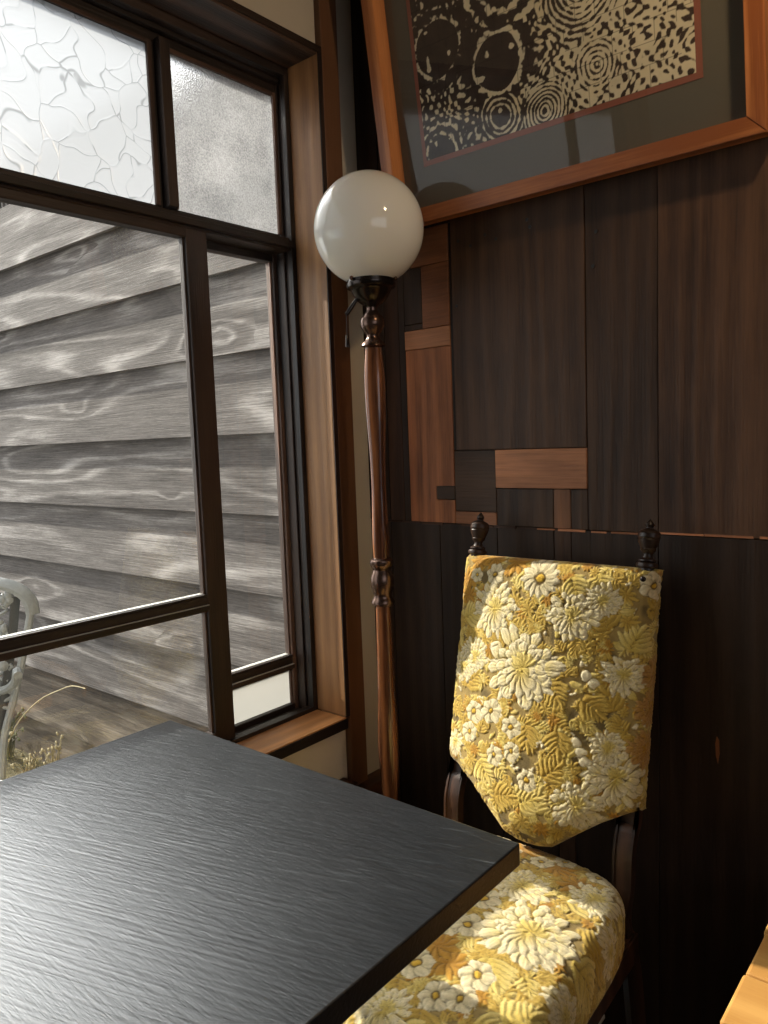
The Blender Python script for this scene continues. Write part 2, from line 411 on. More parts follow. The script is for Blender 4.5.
def autosmooth(me, ang=40):
    me.polygons.foreach_set('use_smooth', [True] * len(me.polygons))
    bm = bmesh.new(); bm.from_mesh(me); lim = radians(ang)
    for e in bm.edges:
        if len(e.link_faces) == 2: e.smooth = e.calc_face_angle(0) < lim
    bm.to_mesh(me); bm.free()

def grid_obj(name, P, colr, mat, parent=None, closed=None):
    """P (n,m,3) float array of points, colr (n,m,3)"""
    n, m = P.shape[:2]
    me = bpy.data.meshes.new(name)
    idx = np.arange(n * m).reshape(n, m)
    quads = np.stack([idx[:-1, :-1], idx[1:, :-1], idx[1:, 1:], idx[:-1, 1:]], -1).reshape(-1, 4)
    V = P.reshape(-1, 3)
    extra = None
    if closed is not None:                       # closing back: a second grid of the same rim
        bidx = np.arange(n * m, 2 * n * m).reshape(n, m)
        V = np.concatenate([V, closed.reshape(-1, 3)])
        bq = np.stack([bidx[:-1, :-1], bidx[:-1, 1:], bidx[1:, 1:], bidx[1:, :-1]], -1).reshape(-1, 4)
        rim = list(idx[0, :]) + list(idx[1:, -1]) + list(idx[-1, -2::-1]) + list(idx[-2:0:-1, 0])
        rb = list(bidx[0, :]) + list(bidx[1:, -1]) + list(bidx[-1, -2::-1]) + list(bidx[-2:0:-1, 0])
        k = len(rim); sq = np.array([[rim[i], rim[(i + 1) % k], rb[(i + 1) % k], rb[i]] for i in range(k)])
        quads = np.concatenate([quads, bq, sq]); colr = np.concatenate([colr.reshape(-1, 3)] * 2)
    me.vertices.add(len(V)); me.vertices.foreach_set('co', V.astype(np.float32).ravel())
    me.loops.add(quads.size); me.loops.foreach_set('vertex_index', quads.astype(np.int32).ravel())
    me.polygons.add(len(quads)); me.polygons.foreach_set('loop_start', np.arange(0, quads.size, 4, dtype=np.int32))
    me.update(calc_edges=True); me.validate()
    ca = me.color_attributes.new('col', 'FLOAT_COLOR', 'POINT')
    c4 = np.ones((len(V), 4), np.float32); c4[:, :3] = colr.reshape(-1, 3)
    ca.data.foreach_set('color', c4.ravel())
    return finish(name, me, mat, parent, True)

# numpy value noise
def vnoise(X, Y, seed):
    r = np.random.default_rng(seed).random((257, 257))
    xi = np.floor(X).astype(int); yi = np.floor(Y).astype(int); fx = X - xi; fy = Y - yi
    fx = fx * fx * (3 - 2 * fx); fy = fy * fy * (3 - 2 * fy)
    g = lambda a, b: r[np.mod(a, 256), np.mod(b, 256)]
    return (g(xi, yi) * (1 - fx) + g(xi + 1, yi) * fx) * (1 - fy) + (g(xi, yi + 1) * (1 - fx) + g(xi + 1, yi + 1) * fx) * fy
def fbm(X, Y, seed, o=4):
    return sum(vnoise(X * 2 ** k, Y * 2 ** k, seed + k) / 2 ** k for k in range(o)) / sum(1 / 2 ** k for k in range(o))

# ------------------------------------------------------------------ ROOM SHELL
XR, YB, ZC = 3.3, -3.6, 2.62
WY0, WY1 = -0.131, -1.90           # window opening along y
SILL, HEAD = 0.575, 2.007
b = MB()
for i in range(24): b.box((XR * i / 24, YB, -.03), (XR * (i + 1) / 24 - .001, .0, 0), 'y', tone=(random.uniform(.8, 1.1),) * 3)
tag(b.build('floor', M['floor']), kind='structure')
b = MB()
for i in range(14): b.box((0, YB * (i + 1) / 14 + .002, ZC), (XR, YB * i / 14, ZC + .03), 'x')
tag(b.build('ceiling', M['ceiling']), kind='structure')
b = MB()
b.box((XR, YB, 0), (XR + .08, 0, .95), 'z', bev=0); b.box((XR, YB, 2.2), (XR + .08, 0, ZC), 'z', bev=0)
b.box((XR, YB, .95), (XR + .08, -3.3, 2.2), 'z', bev=0); b.box((XR, -.9, .95), (XR + .08, 0, 2.2), 'z', bev=0)
tag(b.build('wall_right', M['plaster_far']), kind='structure')
w2 = empty('fill_window', (XR + .04, -2.1, .95)); tag(w2, kind='structure')  # unseen window added in this wall to bring in fill light
b = MB()
for y_ in (-3.3, -2.52, -1.72, -.94): b.box((XR + .01, y_, .95), (XR + .07, y_ + .04, 2.2), 'z')
b.box((XR + .01, -3.3, .95), (XR + .07, -.9, .99), 'y'); b.box((XR + .01, -3.3, 2.16), (XR + .07, -.9, 2.2), 'y')
b.build('fill_window_frame', M['frame_wood'], w2)
b = MB(); b.box((0, YB - .08, 0), (XR, YB, ZC), 'z', bev=0); tag(b.build('wall_front', M['plaster_far']), kind='structure')
# window wall: plaster around the opening
b = MB()
b.box((-.16, WY0 + .0198, 0), (0, .12, ZC), 'z', bev=0)
b.box((-.16, YB, 0), (0, WY1 - .02, ZC), 'z', bev=0)
b.box((-.16, WY1 - .02, 0), (0, WY0 + .02, SILL - .03), 'z', bev=0)
b.box((-.16, WY1 - .02, HEAD + .018), (0, WY0 + .02, ZC), 'z', bev=0)
tag(b.build('wall_left', M['plaster']), kind='structure')

# wood wall of reclaimed boards
def tn(k, warm=0.0): return (k * (1 + warm), k, k * (1 - warm * .6))
b = MB()
b.box((-.16, .012, 0), (XR, .12, ZC), 'z', tone=(.2, .2, .2), bev=0)
def board(x0, z0, x1, z1, axis='z', tone=(1, 1, 1), proud=0.0):
    b.box((x0 + .0006, -proud, z0 + .0006), (x1 - .0006, .0115, z1 - .0006), axis, tone, bev=.0012)
LZ = 1.013
board(.0, LZ, .062, ZC, tone=tn(.50), proud=.001)
board(.062, LZ, .104, ZC, tone=tn(.85, .25)); board(.104, LZ, .121, 1.565, tone=tn(.6))
board(.104, 1.643, .250, ZC, tone=tn(.9, .1))
board(.142, 1.566, .243, 1.643, tone=tn(3.2, .34), axis='x', proud=.001); board(.104, 1.566, .142, 1.643, tone=tn(.8))
board(.121, 1.447, .171, 1.566, tone=tn(.75)); board(.171, 1.434, .243, 1.566, tone=tn(3.0, .38), axis='x', proud=.002)
board(.121, 1.392, .243, 1.434, tone=tn(6.2, .24), axis='x', proud=.002); board(.121, 1.434, .171, 1.447, tone=tn(.9))
b.prism([(.1215, LZ + .0006), (.2425, LZ + .0006), (.2425, 1.0635), (.1935, 1.0635), (.1935, 1.0945), (.2425, 1.0945), (.2425, 1.3915), (.1215, 1.3915)], -.0005, .0115, 'xz', 'z', tone=tn(4.2, .48), bev=.0008)
board(.194, 1.064, .243, 1.094, tone=tn(.8), axis='x')
board(.243, 1.170, .250, 1.643, tone=tn(.4)); board(.250, 1.170, .547, ZC, tone=tn(1.25, .06), proud=.002)
board(.243, 1.040, .346, 1.170, tone=tn(1.15, 0), axis='x'); board(.243, LZ, .346, 1.040, tone=tn(4.0, .3), axis='x', proud=.001)
board(.346, 1.091, .547, 1.170, tone=tn(6.0, .26), axis='x', proud=.003)
board(.346, LZ, .475, 1.091, tone=tn(1.15)); board(.475, LZ, .512, 1.091, tone=tn(2.6, .2)); board(.512, LZ, .547, 1.091, tone=tn(1.15))
board(.547, LZ, .681, ZC, tone=tn(.95, .05)); board(.681, LZ, .99, ZC, tone=tn(1.5, .12), proud=.001)
x = .99
while x < XR - .05:
    w_ = random.uniform(.16, .3); x1 = min(XR, x + w_)
    board(x, LZ, x1, ZC, tone=tn(random.uniform(.9, 1.5), .1)); x = x1
# lower boards, toned darker to paint the light's falloff towards the floor
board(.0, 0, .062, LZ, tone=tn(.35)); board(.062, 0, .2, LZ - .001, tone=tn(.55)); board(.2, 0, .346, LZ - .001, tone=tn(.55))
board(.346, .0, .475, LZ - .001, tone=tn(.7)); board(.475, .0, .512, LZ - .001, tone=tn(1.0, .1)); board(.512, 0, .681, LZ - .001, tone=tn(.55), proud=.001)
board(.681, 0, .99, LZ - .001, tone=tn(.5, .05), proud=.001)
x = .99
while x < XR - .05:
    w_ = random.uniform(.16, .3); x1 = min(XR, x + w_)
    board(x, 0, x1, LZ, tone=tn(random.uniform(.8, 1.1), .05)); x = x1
# the worn pale line where the upper boards meet the lower ones
x = .06
while x < 1.2:
    L_ = random.uniform(.02, .09)
    k = (random.uniform(.5, 1) if x < .40 else (random.uniform(3, 5.5) if x < .66 else random.uniform(3, 7))) * 1.3
    z_ = LZ - .002 + .004 * (x > .6)
    b.box((x, -.0022, z_ - random.uniform(.0008, .0030)), (x + L_, .001, z_ + random.uniform(.0010, .0028)), 'x', tone=tn(k, .3), bev=.0004); x += L_ + random.uniform(0, .012)
# a chipped spot that shows the bare orange wood
b.prism([(.782, .662), (.786, .655), (.787, .632), (.784, .612), (.7805, .628), (.7795, .648)], -.0012, .001, 'xz', 'z', tone=tn(3.5, .6), bev=0)
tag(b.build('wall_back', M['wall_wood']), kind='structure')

# nail holes are part of the boards: small dark recess plugs
b = MB()
for (x, z) in ((.27, 1.60), (.30, 1.585), (.335, 1.60), (.36, 1.587), (.43, 1.61), (.436, 1.595), (.57, 1.56), (.563, 1.50), (.262, 1.47)):
    b.lathe([(.0034, 0), (.0034, .001)], (0, 0), 10, rot=Matrix.Translation((x, -.0019, z)) @ Matrix.Rotation(pi / 2, 4, 'X'))
nh = b.build('trim_9', M['black']); tag(nh, kind='structure')

# corner post, ledge rail and the casing of the window
b = MB(); b.box((0, -.1192, 0), (.018, -.067, ZC), 'z', bev=.002)
tag(b.build('trim_1', M['post_wood']), kind='structure')
b = MB(); b.box((0, -1.9, .385), (.045, -.131, .43), 'y', tone=(.55, .5, .5), bev=.003); b.box((.0, -.14, .36), (.05, -.0, .405), 'y', tone=(.6, .55, .5), bev=.003)
tag(b.build('baseboard_left', M['post_wood']), kind='structure')
b = MB(); b.box((0, -2.2, 2.56), (.03, -.131, ZC), 'y'); tag(b.build('trim_2', M['post_wood']), kind='structure')

# ------------------------------------------------------------------ WINDOW
win = empty('window_1', (0, (WY0 + WY1) / 2, SILL)); tag(win, kind='structure')
j = MB(); j.box((-.075, WY0, SILL), (.016, WY0 + .0115, HEAD + .017), 'z', bev=.002)
j.box((-.075, WY1 - .02, SILL), (.020, WY1, HEAD + .02), 'z', bev=.002)
j.build('jamb', M['jamb_wood'], win)
j = MB(); j.box((.0161, WY0 - .0005, SILL), (.0185, WY0 + .0115, HEAD + .01), 'z', bev=.0006, tone=(.9, .8, .8)); j.build('jamb_edge', M['frame_wood'], win)
j = MB(); j.box((-.075, WY1 - .02, HEAD), (.0155, WY0 - .0002, HEAD + .018), 'y', bev=.002, tone=(1.5, 1.4, 1.3)); j.box((.0157, WY1 - .02, HEAD + .004), (.0190, WY0 + .011, HEAD + .018), 'y', bev=.001, tone=(.6, .55, .5)); j.build('head_board', M['frame_wood'], win)
j = MB(); j.box((-.075, WY1 - .01, SILL - .022), (.0175, WY0, SILL), 'y', bev=.001, tone=(1.35, 1.2, 1.0))
j.build('sill_board', M['jamb_wood'], win)
j = MB(); j.box((.0177, WY1 - .01, SILL - .026), (.0205, WY0 + .0015, SILL - .0025), 'y', tone=(.6, .5, .5), bev=.001); j.build('sill_edge_shade', M['frame_wood'], win)  # dark strip puts the shade of the sill's front into its colour
# fixed outer frame with its stepped rebates
fo = MB(); T = (1, 1, 1)
for (xa, xb, d) in ((-.165, -.13, -.007), (-.13, -.105, .008), (-.105, -.090, .003), (-.090, -.075, .011)):
    fo.box((xa, WY0 - d, SILL - .03), (xb - .0005, WY0 + .015, HEAD + .01), 'z', bev=.0012, tone=tn(1.0 if d < .02 else 1.3))
    fo.box((xa, WY1 - .015, SILL - .03), (xb - .0005, WY1 + d, HEAD + .01), 'z', bev=.0012)
for (xa, xb, zt) in ((-.165, -.13, .548), (-.13, -.112, .572), (-.112, -.098, .560), (-.098, -.075, .583)):
    fo.box((xa, WY1, .52), (xb - .0005, WY0 - .012, zt), 'y', bev=.0012, tone=tn(1.2))
for (xa, xb, zt) in ((-.165, -.13, 1.972), (-.13, -.110, 1.965), (-.110, -.095, 1.982), (-.095, -.075, 1.990)):
    fo.box((xa, WY1, zt), (xb - .0005, WY0 - .005, HEAD + .01), 'y', bev=.0012, tone=tn(1.1))
fo.build('outer_frame', M['frame_wood'], win)
tr = MB(); tr.box((-.145, WY1, 1.622), (-.082, WY0 - .010, 1.650), 'y', bev=.002); tr.box((-.082, WY1, 1.627), (-.072, WY0 - .010, 1.640), 'y', bev=.0015)
tr.box((-.128, WY1, 1.655), (-.112, WY0 - .010, 1.663), 'y', bev=.001)
tr.build('transom_rail', M['frame_wood'], win)
mu = MB()
mull_y = [(-.451, -.416), (-1.49, -1.45)]
for y0, y1 in mull_y:
    mu.box((-.135, y0 + .006, 1.66), (-.090, y1 - .006, 1.97), 'z', bev=.002); mu.box((-.126, y0, 1.66), (-.112, y1, 1.97), 'z', bev=.001)
mu.build('transom_mullion', M['frame_wood'], win)
# thin glazing beads around the upper lights
be = MB()
for (ya, yb) in ((-.416, -.1365), (-1.45, -.451), (-1.88, -1.49)):
    be.box((-.118, yb - .010, 1.663), (-.108, yb, 1.965), 'z', bev=.001, tone=tn(2.6, .1)); be.box((-.118, ya, 1.663), (-.108, ya + .006, 1.965), 'z', bev=.001, tone=tn(1.8, .1))
    be.box((-.118, ya + .006, 1.957), (-.108, yb - .010, 1.965), 'y', bev=.001, tone=tn(1.8, .1))
be.build('glazing_bead', M['frame_wood'], win)
def pane(name, x, y0, y1, z0, z1, mat, parent):
    me = bpy.data.meshes.new(name); me.from_pydata([(x, y0, z0), (x, y1, z0), (x, y1, z1), (x, y0, z1)], [], [(0, 1, 2, 3)])
    return finish(name, me, mat, parent)
pane('frosted_pane', -.114, -.418, -.135, 1.650, 1.972, M['frosted_glass'], win)['label'] = 'hammered frosted pane'
pane('crackle_pane', -.114, -1.453, -.449, 1.650, 1.972, M['crackle_glass'], win)['label'] = 'crackle patterned pane'
pane('crackle_pane', -.114, -1.89, -1.488, 1.650, 1.972, M['crackle_glass'], win)
# sliding sashes
def sash(x, ya, yb, z0, z1, bar, bot, stile_a=.045, stile_b=.045, lowmat='glass', stileb_tone=1.0, dep=.026):
    s = MB(); h = dep / 2
    for (p, q_, t_) in ((ya, ya + stile_a, 1.0), (yb - stile_b, yb, stileb_tone)):
        s.box((x - h, p, z0), (x + h, q_, z1), 'z', bev=.002, tone=tn(t_, .05))
        s.box((x - h * .45, p - .004 if p > ya + .01 else p, z0), (x + h * .45, q_ + .004 if p < ya + .01 else q_, z1), 'z', bev=.001, tone=tn(t_ * 1.8, .05))
    s.box((x - h, ya + stile_a, z0), (x + h, yb - stile_b, z0 + bot), 'y', bev=.002)
    s.box((x - h, ya + stile_a, z1 - .02), (x + h, yb - stile_b, z1), 'y', bev=.002)
    s.box((x - h, ya + stile_a, bar - .016), (x + h, yb - stile_b, bar + .016), 'y', bev=.002)
    s.box((x + h, ya + stile_a - .0, bar - .012), (x + h + .006, yb - stile_b, bar - .002), 'y', bev=.001)
    s.box((x + h * .2, ya + stile_a, bar + .0162), (x + h * .9, yb - stile_b, bar + .0195), 'y', bev=.0008)
    o = s.build('sash', M['frame_wood'], win)
    p = MB(); p.box((x - h * .9, ya + stile_a, bar + .0162), (x + h * .15, yb - stile_b, bar + .0205), 'y', bev=.0006); p.box((x + h + .0005, ya + stile_a, bar - .0019), (x + h + .0055, yb - stile_b, bar - .0005), 'y', bev=.0003)  # pale strips painted on as the bar's sunlit highlights
    p.build('highlight_line', M['highlight'], o)['label'] = 'pale strip painting the sunlit highlight along the bar'
    pane('glass_pane', x, ya + stile_a - .004, yb - stile_b + .004, bar, z1 - .01, M['glass'], o)
    pane('glass_pane' if lowmat == 'glass' else 'white_panel', x, ya + stile_a - .004, yb - stile_b + .004, z0 + bot - .003, bar, M[lowmat], o)
    return o
sash(-.145, -.378, -.1245, .562, 1.626, .682, .022, .045, .024, 'white_panel', 2.4)  # lighter right stile: the light on it is put into its tone
sash(-.098, -1.50, -.366, .578, 1.626, .880, .030, .05, .050, 'glass')
sash(-.145, -1.885, -1.47, .562, 1.626, .88, .026, .05, .045, 'glass')

# ------------------------------------------------------------------ OUTSIDE
g = NT('garden_soil'); tcn = g.n('ShaderNodeTexCoord').outputs['Object']
n1 = g.noise(tcn, 9, 5, .65); n2 = g.noise(tcn, 60, 4, .7)
gc_ = g.ramp(g.math('ADD', g.math('MULTIPLY', n1, .6), g.math('MULTIPLY', n2, .5)), [(.35, (.03, .03, .014)), (.55, (.075, .065, .032)), (.75, (.15, .13, .08))])
M['soil'] = g.done(g.pbr(gc_, .95, 0, g.bump(n2, 1, .02), .2))
nx, ny = 60, 40
Xg, Yg = np.meshgrid(np.linspace(-7, -.165, nx), np.linspace(-5, .3, ny), indexing='ij')
Zg = -.12 + .05 * fbm(Xg * 3 + 40, Yg * 3 + 40, 3)
soil = grid_obj('ground', np.stack([Xg, Yg, Zg], -1), np.ones((nx, ny, 3)) * .3, M['soil']); tag(soil, kind='structure')

b = MB()
PZ = [2.148 - .2285 * i for i in range(11)]
for i in range(len(PZ) - 1):
    zt, zb = PZ[i], PZ[i + 1]
    ybase = .1
    # wedge board: lower lip stands proud, top tucked under the board above
    x1 = -.17; x0 = -6.5
    seams = [x0, -2.9 - .5 * sin(i * 2.1), x1] if i % 3 == 5 else [x0, x1]
    for xa, xb in zip(seams, seams[1:]):
        lip = random.uniform(.038, .046)
        poly = [(ybase - lip, zb - .004), (ybase - .004, zt + .02), (ybase + .012, zt + .02), (ybase - lip + .016, zb - .004)]
        k = random.uniform(.85, 1.08) * (1.0 if i < 8 else .62)
        b.prism(poly, xa, xb, 'yz', 'x', tone=(k, k * (1.0 if i < 8 else .9), k * (1.0 if i < 8 else .75)), bev=.0012)
b.box((-6.5, .11, -.3), (-.17, .18, 2.14), 'x', tone=(.3, .3, .3), bev=0)
sd = b.build('wall_outside', M['siding']); tag(sd, kind='structure')
# picket lattice along the top of the boarded wall
lf = empty('lattice_fence', (-3.3, .15, 2.14)); tag(lf, 'row of thin grey pickets along the top of the weathered board wall', 'fence')
b = MB(); b.box((-6.4, .13, 2.1402), (-.3, .16, 2.165), 'x'); b.build('bottom_rail', M['siding'], lf)
b = MB(); x = -6.4
while x < -.3:
    b.box((x, .135, 2.1655), (x + .016, .155, 2.36), 'z', tone=tn(.45), bev=0); x += .036
tag(b.build('picket', M['siding'], lf), kind='stuff')

# cast garden chair
PO = Vector((-1.05, -.40, 0)); RR = Vector((.767, .641, 0)); NN = Vector((-.641, .767, 0))   # NN points away from the room
def gp(s_, z_, d=0.0): return PO + RR * s_ + NN * d + Vector((0, 0, z_))
CH = -.146                                   # centre of the backrest along RR
gch = empty('garden_chair', (PO + RR * CH)[:2] + (-.09,))
tag(gch, 'pale cast metal garden chair with openwork back against the boarded wall outside', 'chair')
hw = lambda z_: .10 + (.215 - .10) * ((z_ - .40) / .38) if z_ < .78 else .215
def sm(pts, k=6):
    out = []; P_ = [Vector(p) for p in pts]; P_ = [P_[0]] + P_ + [P_[-1]]
    for i in range(1, len(P_) - 2):
        p0, p1, p2, p3 = P_[i - 1:i + 3]
        for q in range(k):
            t = q / k
            out.append(.5 * ((2 * p1) + (p2 - p0) * t + (2 * p0 - 5 * p1 + 4 * p2 - p3) * t * t + (3 * p1 - p0 - 3 * p2 + p3) * t ** 3))
    out.append(P_[-2]); return out
arch = []
for a in np.linspace(0, pi, 15):
    ca, sa = cos(a), sin(a)
    arch.append(gp(CH + .218 * (abs(ca) ** .6) * (1 if ca > 0 else -1), .737 + .100 * (sa ** .8)))
b = MB(); b.tube(sm(arch, 3), .014, 8, squash=1.5)
for sg in (1, -1):
    b.tube(sm([gp(CH + sg * .214, .75), gp(CH + sg * .185, .64), gp(CH + sg * .145, .50), gp(CH + sg * .105, .38), gp(CH + sg * .085, .24)]), .011, 8)
b.build('back_frame', M['alu'], gch, True)
b = MB()
for k in (-.86, .86, -.5, -.17, .17, .5):
    dd = .014 if abs(k) < .8 else 0
    b.tube(sm([gp(CH + k * .20, .79, dd), gp(CH + k * .165, .62, dd), gp(CH + k * .10, .36, dd)], 4), .005, 6, squash=3.0)
b.build('back_slats', M['alu_dark'], gch, True)
b = MB(); r2 = random.Random(5)
for q in range(110):
    z_ = r2.uniform(.42, .80); s_ = r2.uniform(-.78, .78) * hw(z_)
    b.sphere(gp(CH + s_, z_, -.004), r2.uniform(.007, .017), (1, 1, 1.3), 10, 7)
for q in range(8):
    z_ = .46 + q * .042; k = 1 if q % 2 else -1
    b.tube(sm([gp(CH - k * .13, z_), gp(CH, z_ + .03, -.006), gp(CH + k * .14, z_ + .005), gp(CH + k * .10, z_ - .02), gp(CH + k * .05, z_)], 4), .006, 6)
b.build('back_scrollwork', M['alu'], gch, True)
b = MB()
for a in np.linspace(-.12, .12, 9): b.tube([gp(CH - .04 + a, .24, 0), gp(CH - .04 + a * 1.1, .25, -.36)], .010, 6)
b.tube([gp(CH - .18, .24, -.02), gp(CH - .19, .245, -.36), gp(CH - .04, .245, -.39), gp(CH + .10, .245, -.36), gp(CH + .10, .24, -.02), gp(CH - .18, .24, -.02)], .014, 8)
b.build('seat', M['alu'], gch, True)
for sg in (1, -1):
    b = MB()
    if sg == 1: pts = [gp(-.06, .505), gp(-.03, .522, -.03), gp(.012, .539, -.06), gp(.049, .567, -.09), gp(.064, .592, -.11), gp(.072, .606, -.12), gp(.084, .600, -.14)]
    else: pts = [gp(CH - .14, .505), gp(CH - .19, .53, -.05), gp(CH - .24, .57, -.10), gp(CH - .27, .60, -.14)]
    b.tube(sm(pts), [.011] * 0 or .012, 8); 
    b.build('armrest', M['alu'], gch, True)
for (s_, d_) in ((-.17, -.02), (.095, -.02), (-.18, -.35), (.09, -.35)):
    b = MB(); b.tube(sm([gp(CH + s_, .24, d_), gp(CH + s_ * 1.1, .12, d_), gp(CH + s_ * 1.2, -.085, d_ * 1.05)]), [.014] * 13, 8)
    b.build('leg', M['alu'], gch, True)

M['straw'] = simple('dry_grass', (.30, .25, .14), .8, var=.2, scale=20)
M['leafg'] = simple('weed_green', (.09, .10, .04), .8, var=.4, scale=40)
b = MB(); b.tube(sm([(-2.03, -.05, -.10), (-1.978, -.05, .01), (-1.847, -.05, .144), (-1.66, -.05, .263), (-1.495, -.05, .333), (-1.40, -.05, .365), (-1.311, -.05, .372)]), [.0026] * 31 + [.002] * 6, 6)
b.sphere((-1.93, -.052, .07), .009); b.sphere((-1.965, -.052, .03), .007)
o = b.build('grass_stem', M['straw'], None, True); tag(o, 'long dry grass stem arching over in front of the boarded wall', 'grass')
r2 = random.Random(9)
def weed(name, cx, cy, z0, n, hgt, spread, mat, label, blob):
    b = MB()
    for _ in range(n):
        a = r2.uniform(0, 2 * pi); L_ = r2.uniform(.4, 1) * hgt; sp = r2.uniform(.2, 1) * spread
        p0 = Vector((cx + r2.uniform(-.02, .02), cy + r2.uniform(-.015, .015), z0)); p2 = p0 + Vector((cos(a) * sp, sin(a) * sp * .5, L_)); p1 = (p0 + p2) / 2 + Vector((-cos(a) * sp * .25, 0, L_ * .15))
        b.tube(sm([p0, p1, p2], 4), [.0025] * 9, 5)
        for q in range(blob): b.sphere(p2 + Vector((r2.uniform(-.02, .02), r2.uniform(-.02, .02), r2.uniform(-.03, .02))), r2.uniform(.004, .010), (1, .6, 1), 6, 5)
    o = b.build(name, M[mat], None, True); tag(o, label, 'plant'); return o
weed('weed', -1.62, -.03, -.10, 16, .20, .07, 'straw', 'straw coloured seed head weed just behind the table edge outside', 3)
weed('weed', -2.10, .0, -.10, 30, .22, .16, 'leafg', 'low green weed at the foot of the arching dry stem', 2)
weed('weed', -1.86, -.02, -.10, 12, .10, .08, 'straw', 'small pale weed between the green weed and the seed head', 2)

# ------------------------------------------------------------------ TABLE
tb = empty('table', (.43, -1.0, 0)); tag(tb, 'square black stained wooden table with open grain beside the window', 'table')
b = MB(); b.box((.104, -1.36, .724), (.763, -.646, .75), 'x', bev=.0018); b.build('tabletop', M['table'], tb)
b = MB(); b.lathe([(.045, .02), (.03, .05), (.028, .65), (.05, .70)], (.43, -1.0), 24); b.build('pedestal', M['black'], tb, True)
b = MB(); b.box((.16, -1.24, .7002), (.70, -1.20, .7238), 'x'); b.box((.16, -.80, .7002), (.70, -.76, .7238), 'x'); b.box((.41, -1.22, .7001), (.45, -.78, .72), 'y'); b.build('under_frame', M['black'], tb)
b = MB(); b.box((.18, -1.03, .0), (.68, -.97, .02), 'x', bev=.004); b.box((.40, -1.25, .0), (.46, -.75, .02), 'y', bev=.004); b.build('foot', M['black'], tb)

# ------------------------------------------------------------------ BENCH
bn = empty('slatted_bench', (1.2, -.22, 0)); tag(bn, 'pale pine slatted bench sunlit against the dark wood wall', 'bench')
for (y0, y1, xo) in ((-.402, -.293, 0), (-.2915, -.184, .002), (-.1825, -.075, -.001)):
    b = MB(); b.box((.903 + xo, y0, .415), (1.62, y1, .45), 'x', bev=.005); b.build('slat', M['pine'], bn)
b = MB(); b.box((.95, -.39, .375), (1.60, -.365, .4148), 'x'); b.box((.95, -.10, .375), (1.60, -.08, .4148), 'x'); b.build('apron', M['pine'], bn)
for (x, y) in ((.935, -.36), (.935, -.12), (1.57, -.36), (1.57, -.12)):
    b = MB(); b.box((x - .02, y - .02, 0), (x + .02, y + .02, .4148), 'z', bev=.003); b.build('leg', M['pine'], bn)

# patterned box on the floor
bx = empty('patterned_box', (.565, -.17, 0)); tag(bx, 'low box with a white rimmed patterned lid on the floor behind the chair', 'box')
b = MB(); b.box((.46, -.30, .0), (.607, -.097, .108), 'x', tone=(.4, .4, .4)); b.build('body', M['chair_wood'], bx)
b = MB()
b.box((.455, -.305, .108), (.612, -.0925, .116), 'x')
b.build('lid', M['white_paint'], bx)
b = MB(); M['lid_grey'] = simple('grey_green_print', (.16, .20, .20), .6); M['lid_beige'] = simple('beige_print', (.48, .42, .30), .6)
b.box((.462, -.298, .116), (.605, -.104, .1168), 'x', bev=0); lg = b.build('lid_print', M['lid_beige'], bx)
b = MB(); b.prism([(.462, -.105), (.600, -.105), (.53, -.20)], .1168, .1172, 'xy', bev=0); b.prism([(.462, -.297), (.600, -.297), (.53, -.205)], .1168, .1172, 'xy', bev=0); b.build('lid_triangle', M['lid_grey'], bx)

# ------------------------------------------------------------------ FLOOR LAMP
LX, LY = .162, -.157
lm = empty('floor_lamp', (LX, LY, 0)); tag(lm, 'floor lamp with white globe shade on a turned wooden pole in the corner', 'floor lamp')
K = .00202
b = MB(); b.lathe([(.125, 0), (.125, .012), (.11, .02), (.06, .03), (.03, .045), (.02, .06)], (LX, LY), 40); b.build('base', M['lamp_wood'], lm, True)
def pole(prof, name, rot=radians(20)):
    b = MB(); P_ = []
    zs = [p[1] for p in prof]; rs = [p[0] for p in prof]
    for z in np.linspace(zs[0], zs[-1], 60):
        o_ = np.argsort(zs); P_.append((float(np.interp(z, np.array(zs)[o_], np.array(rs)[o_])), float(z)))
    # smooth the radii
    r_ = [p[0] for p in P_]
    for _ in range(6): r_ = [r_[0]] + [(r_[i - 1] + r_[i] * 2 + r_[i + 1]) / 4 for i in range(1, len(r_) - 1)] + [r_[-1]]
    b.lathe([(r, p[1]) for r, p in zip(r_, P_)], (LX, LY), 48, lobes=4, lobek=.075, twist=rot)
    return b.build(name, M['lamp_wood'], lm, True)
pole([(.0155, .858), (.0165, .80), (.0175, .72), (.019, .65), (.0225, .575), (.022, .52), (.0175, .44), (.016, .33), (.018, .2), (.022, .12), (.02, .06)], 'lower_pole')
pole([(.0162, 1.386), (.0185, 1.36), (.0215, 1.325), (.0205, 1.26), (.0155, 1.16), (.0145, 1.10), (.0160, 1.04), (.0175, .99), (.0160, .955)], 'upper_pole')
b = MB(); b.lathe([(.018, .855), (.0235, .858), (.0245, .864), (.021, .870), (.0185, .876), (.0205, .884), (.0235, .894), (.0245, .905), (.0235, .917), (.020, .926), (.0185, .931), (.0225, .937), (.0250, .944), (.0240, .951), (.018, .956)], (LX, LY), 40)
b.build('pole_knot', M['bronze'], lm, True)
b = MB(); b.lathe([(.0160, 1.384), (.0250, 1.388), (.0235, 1.393), (.0165, 1.399), (.0125, 1.4058), (.0130, 1.4112), (.0190, 1.4175), (.0240, 1.4274), (.0245, 1.4364), (.0215, 1.4454), (.0150, 1.4526), (.0105, 1.4580), (.0110, 1.4670)], (LX, LY), 40)
b.build('collar', M['bronze'], lm, True)
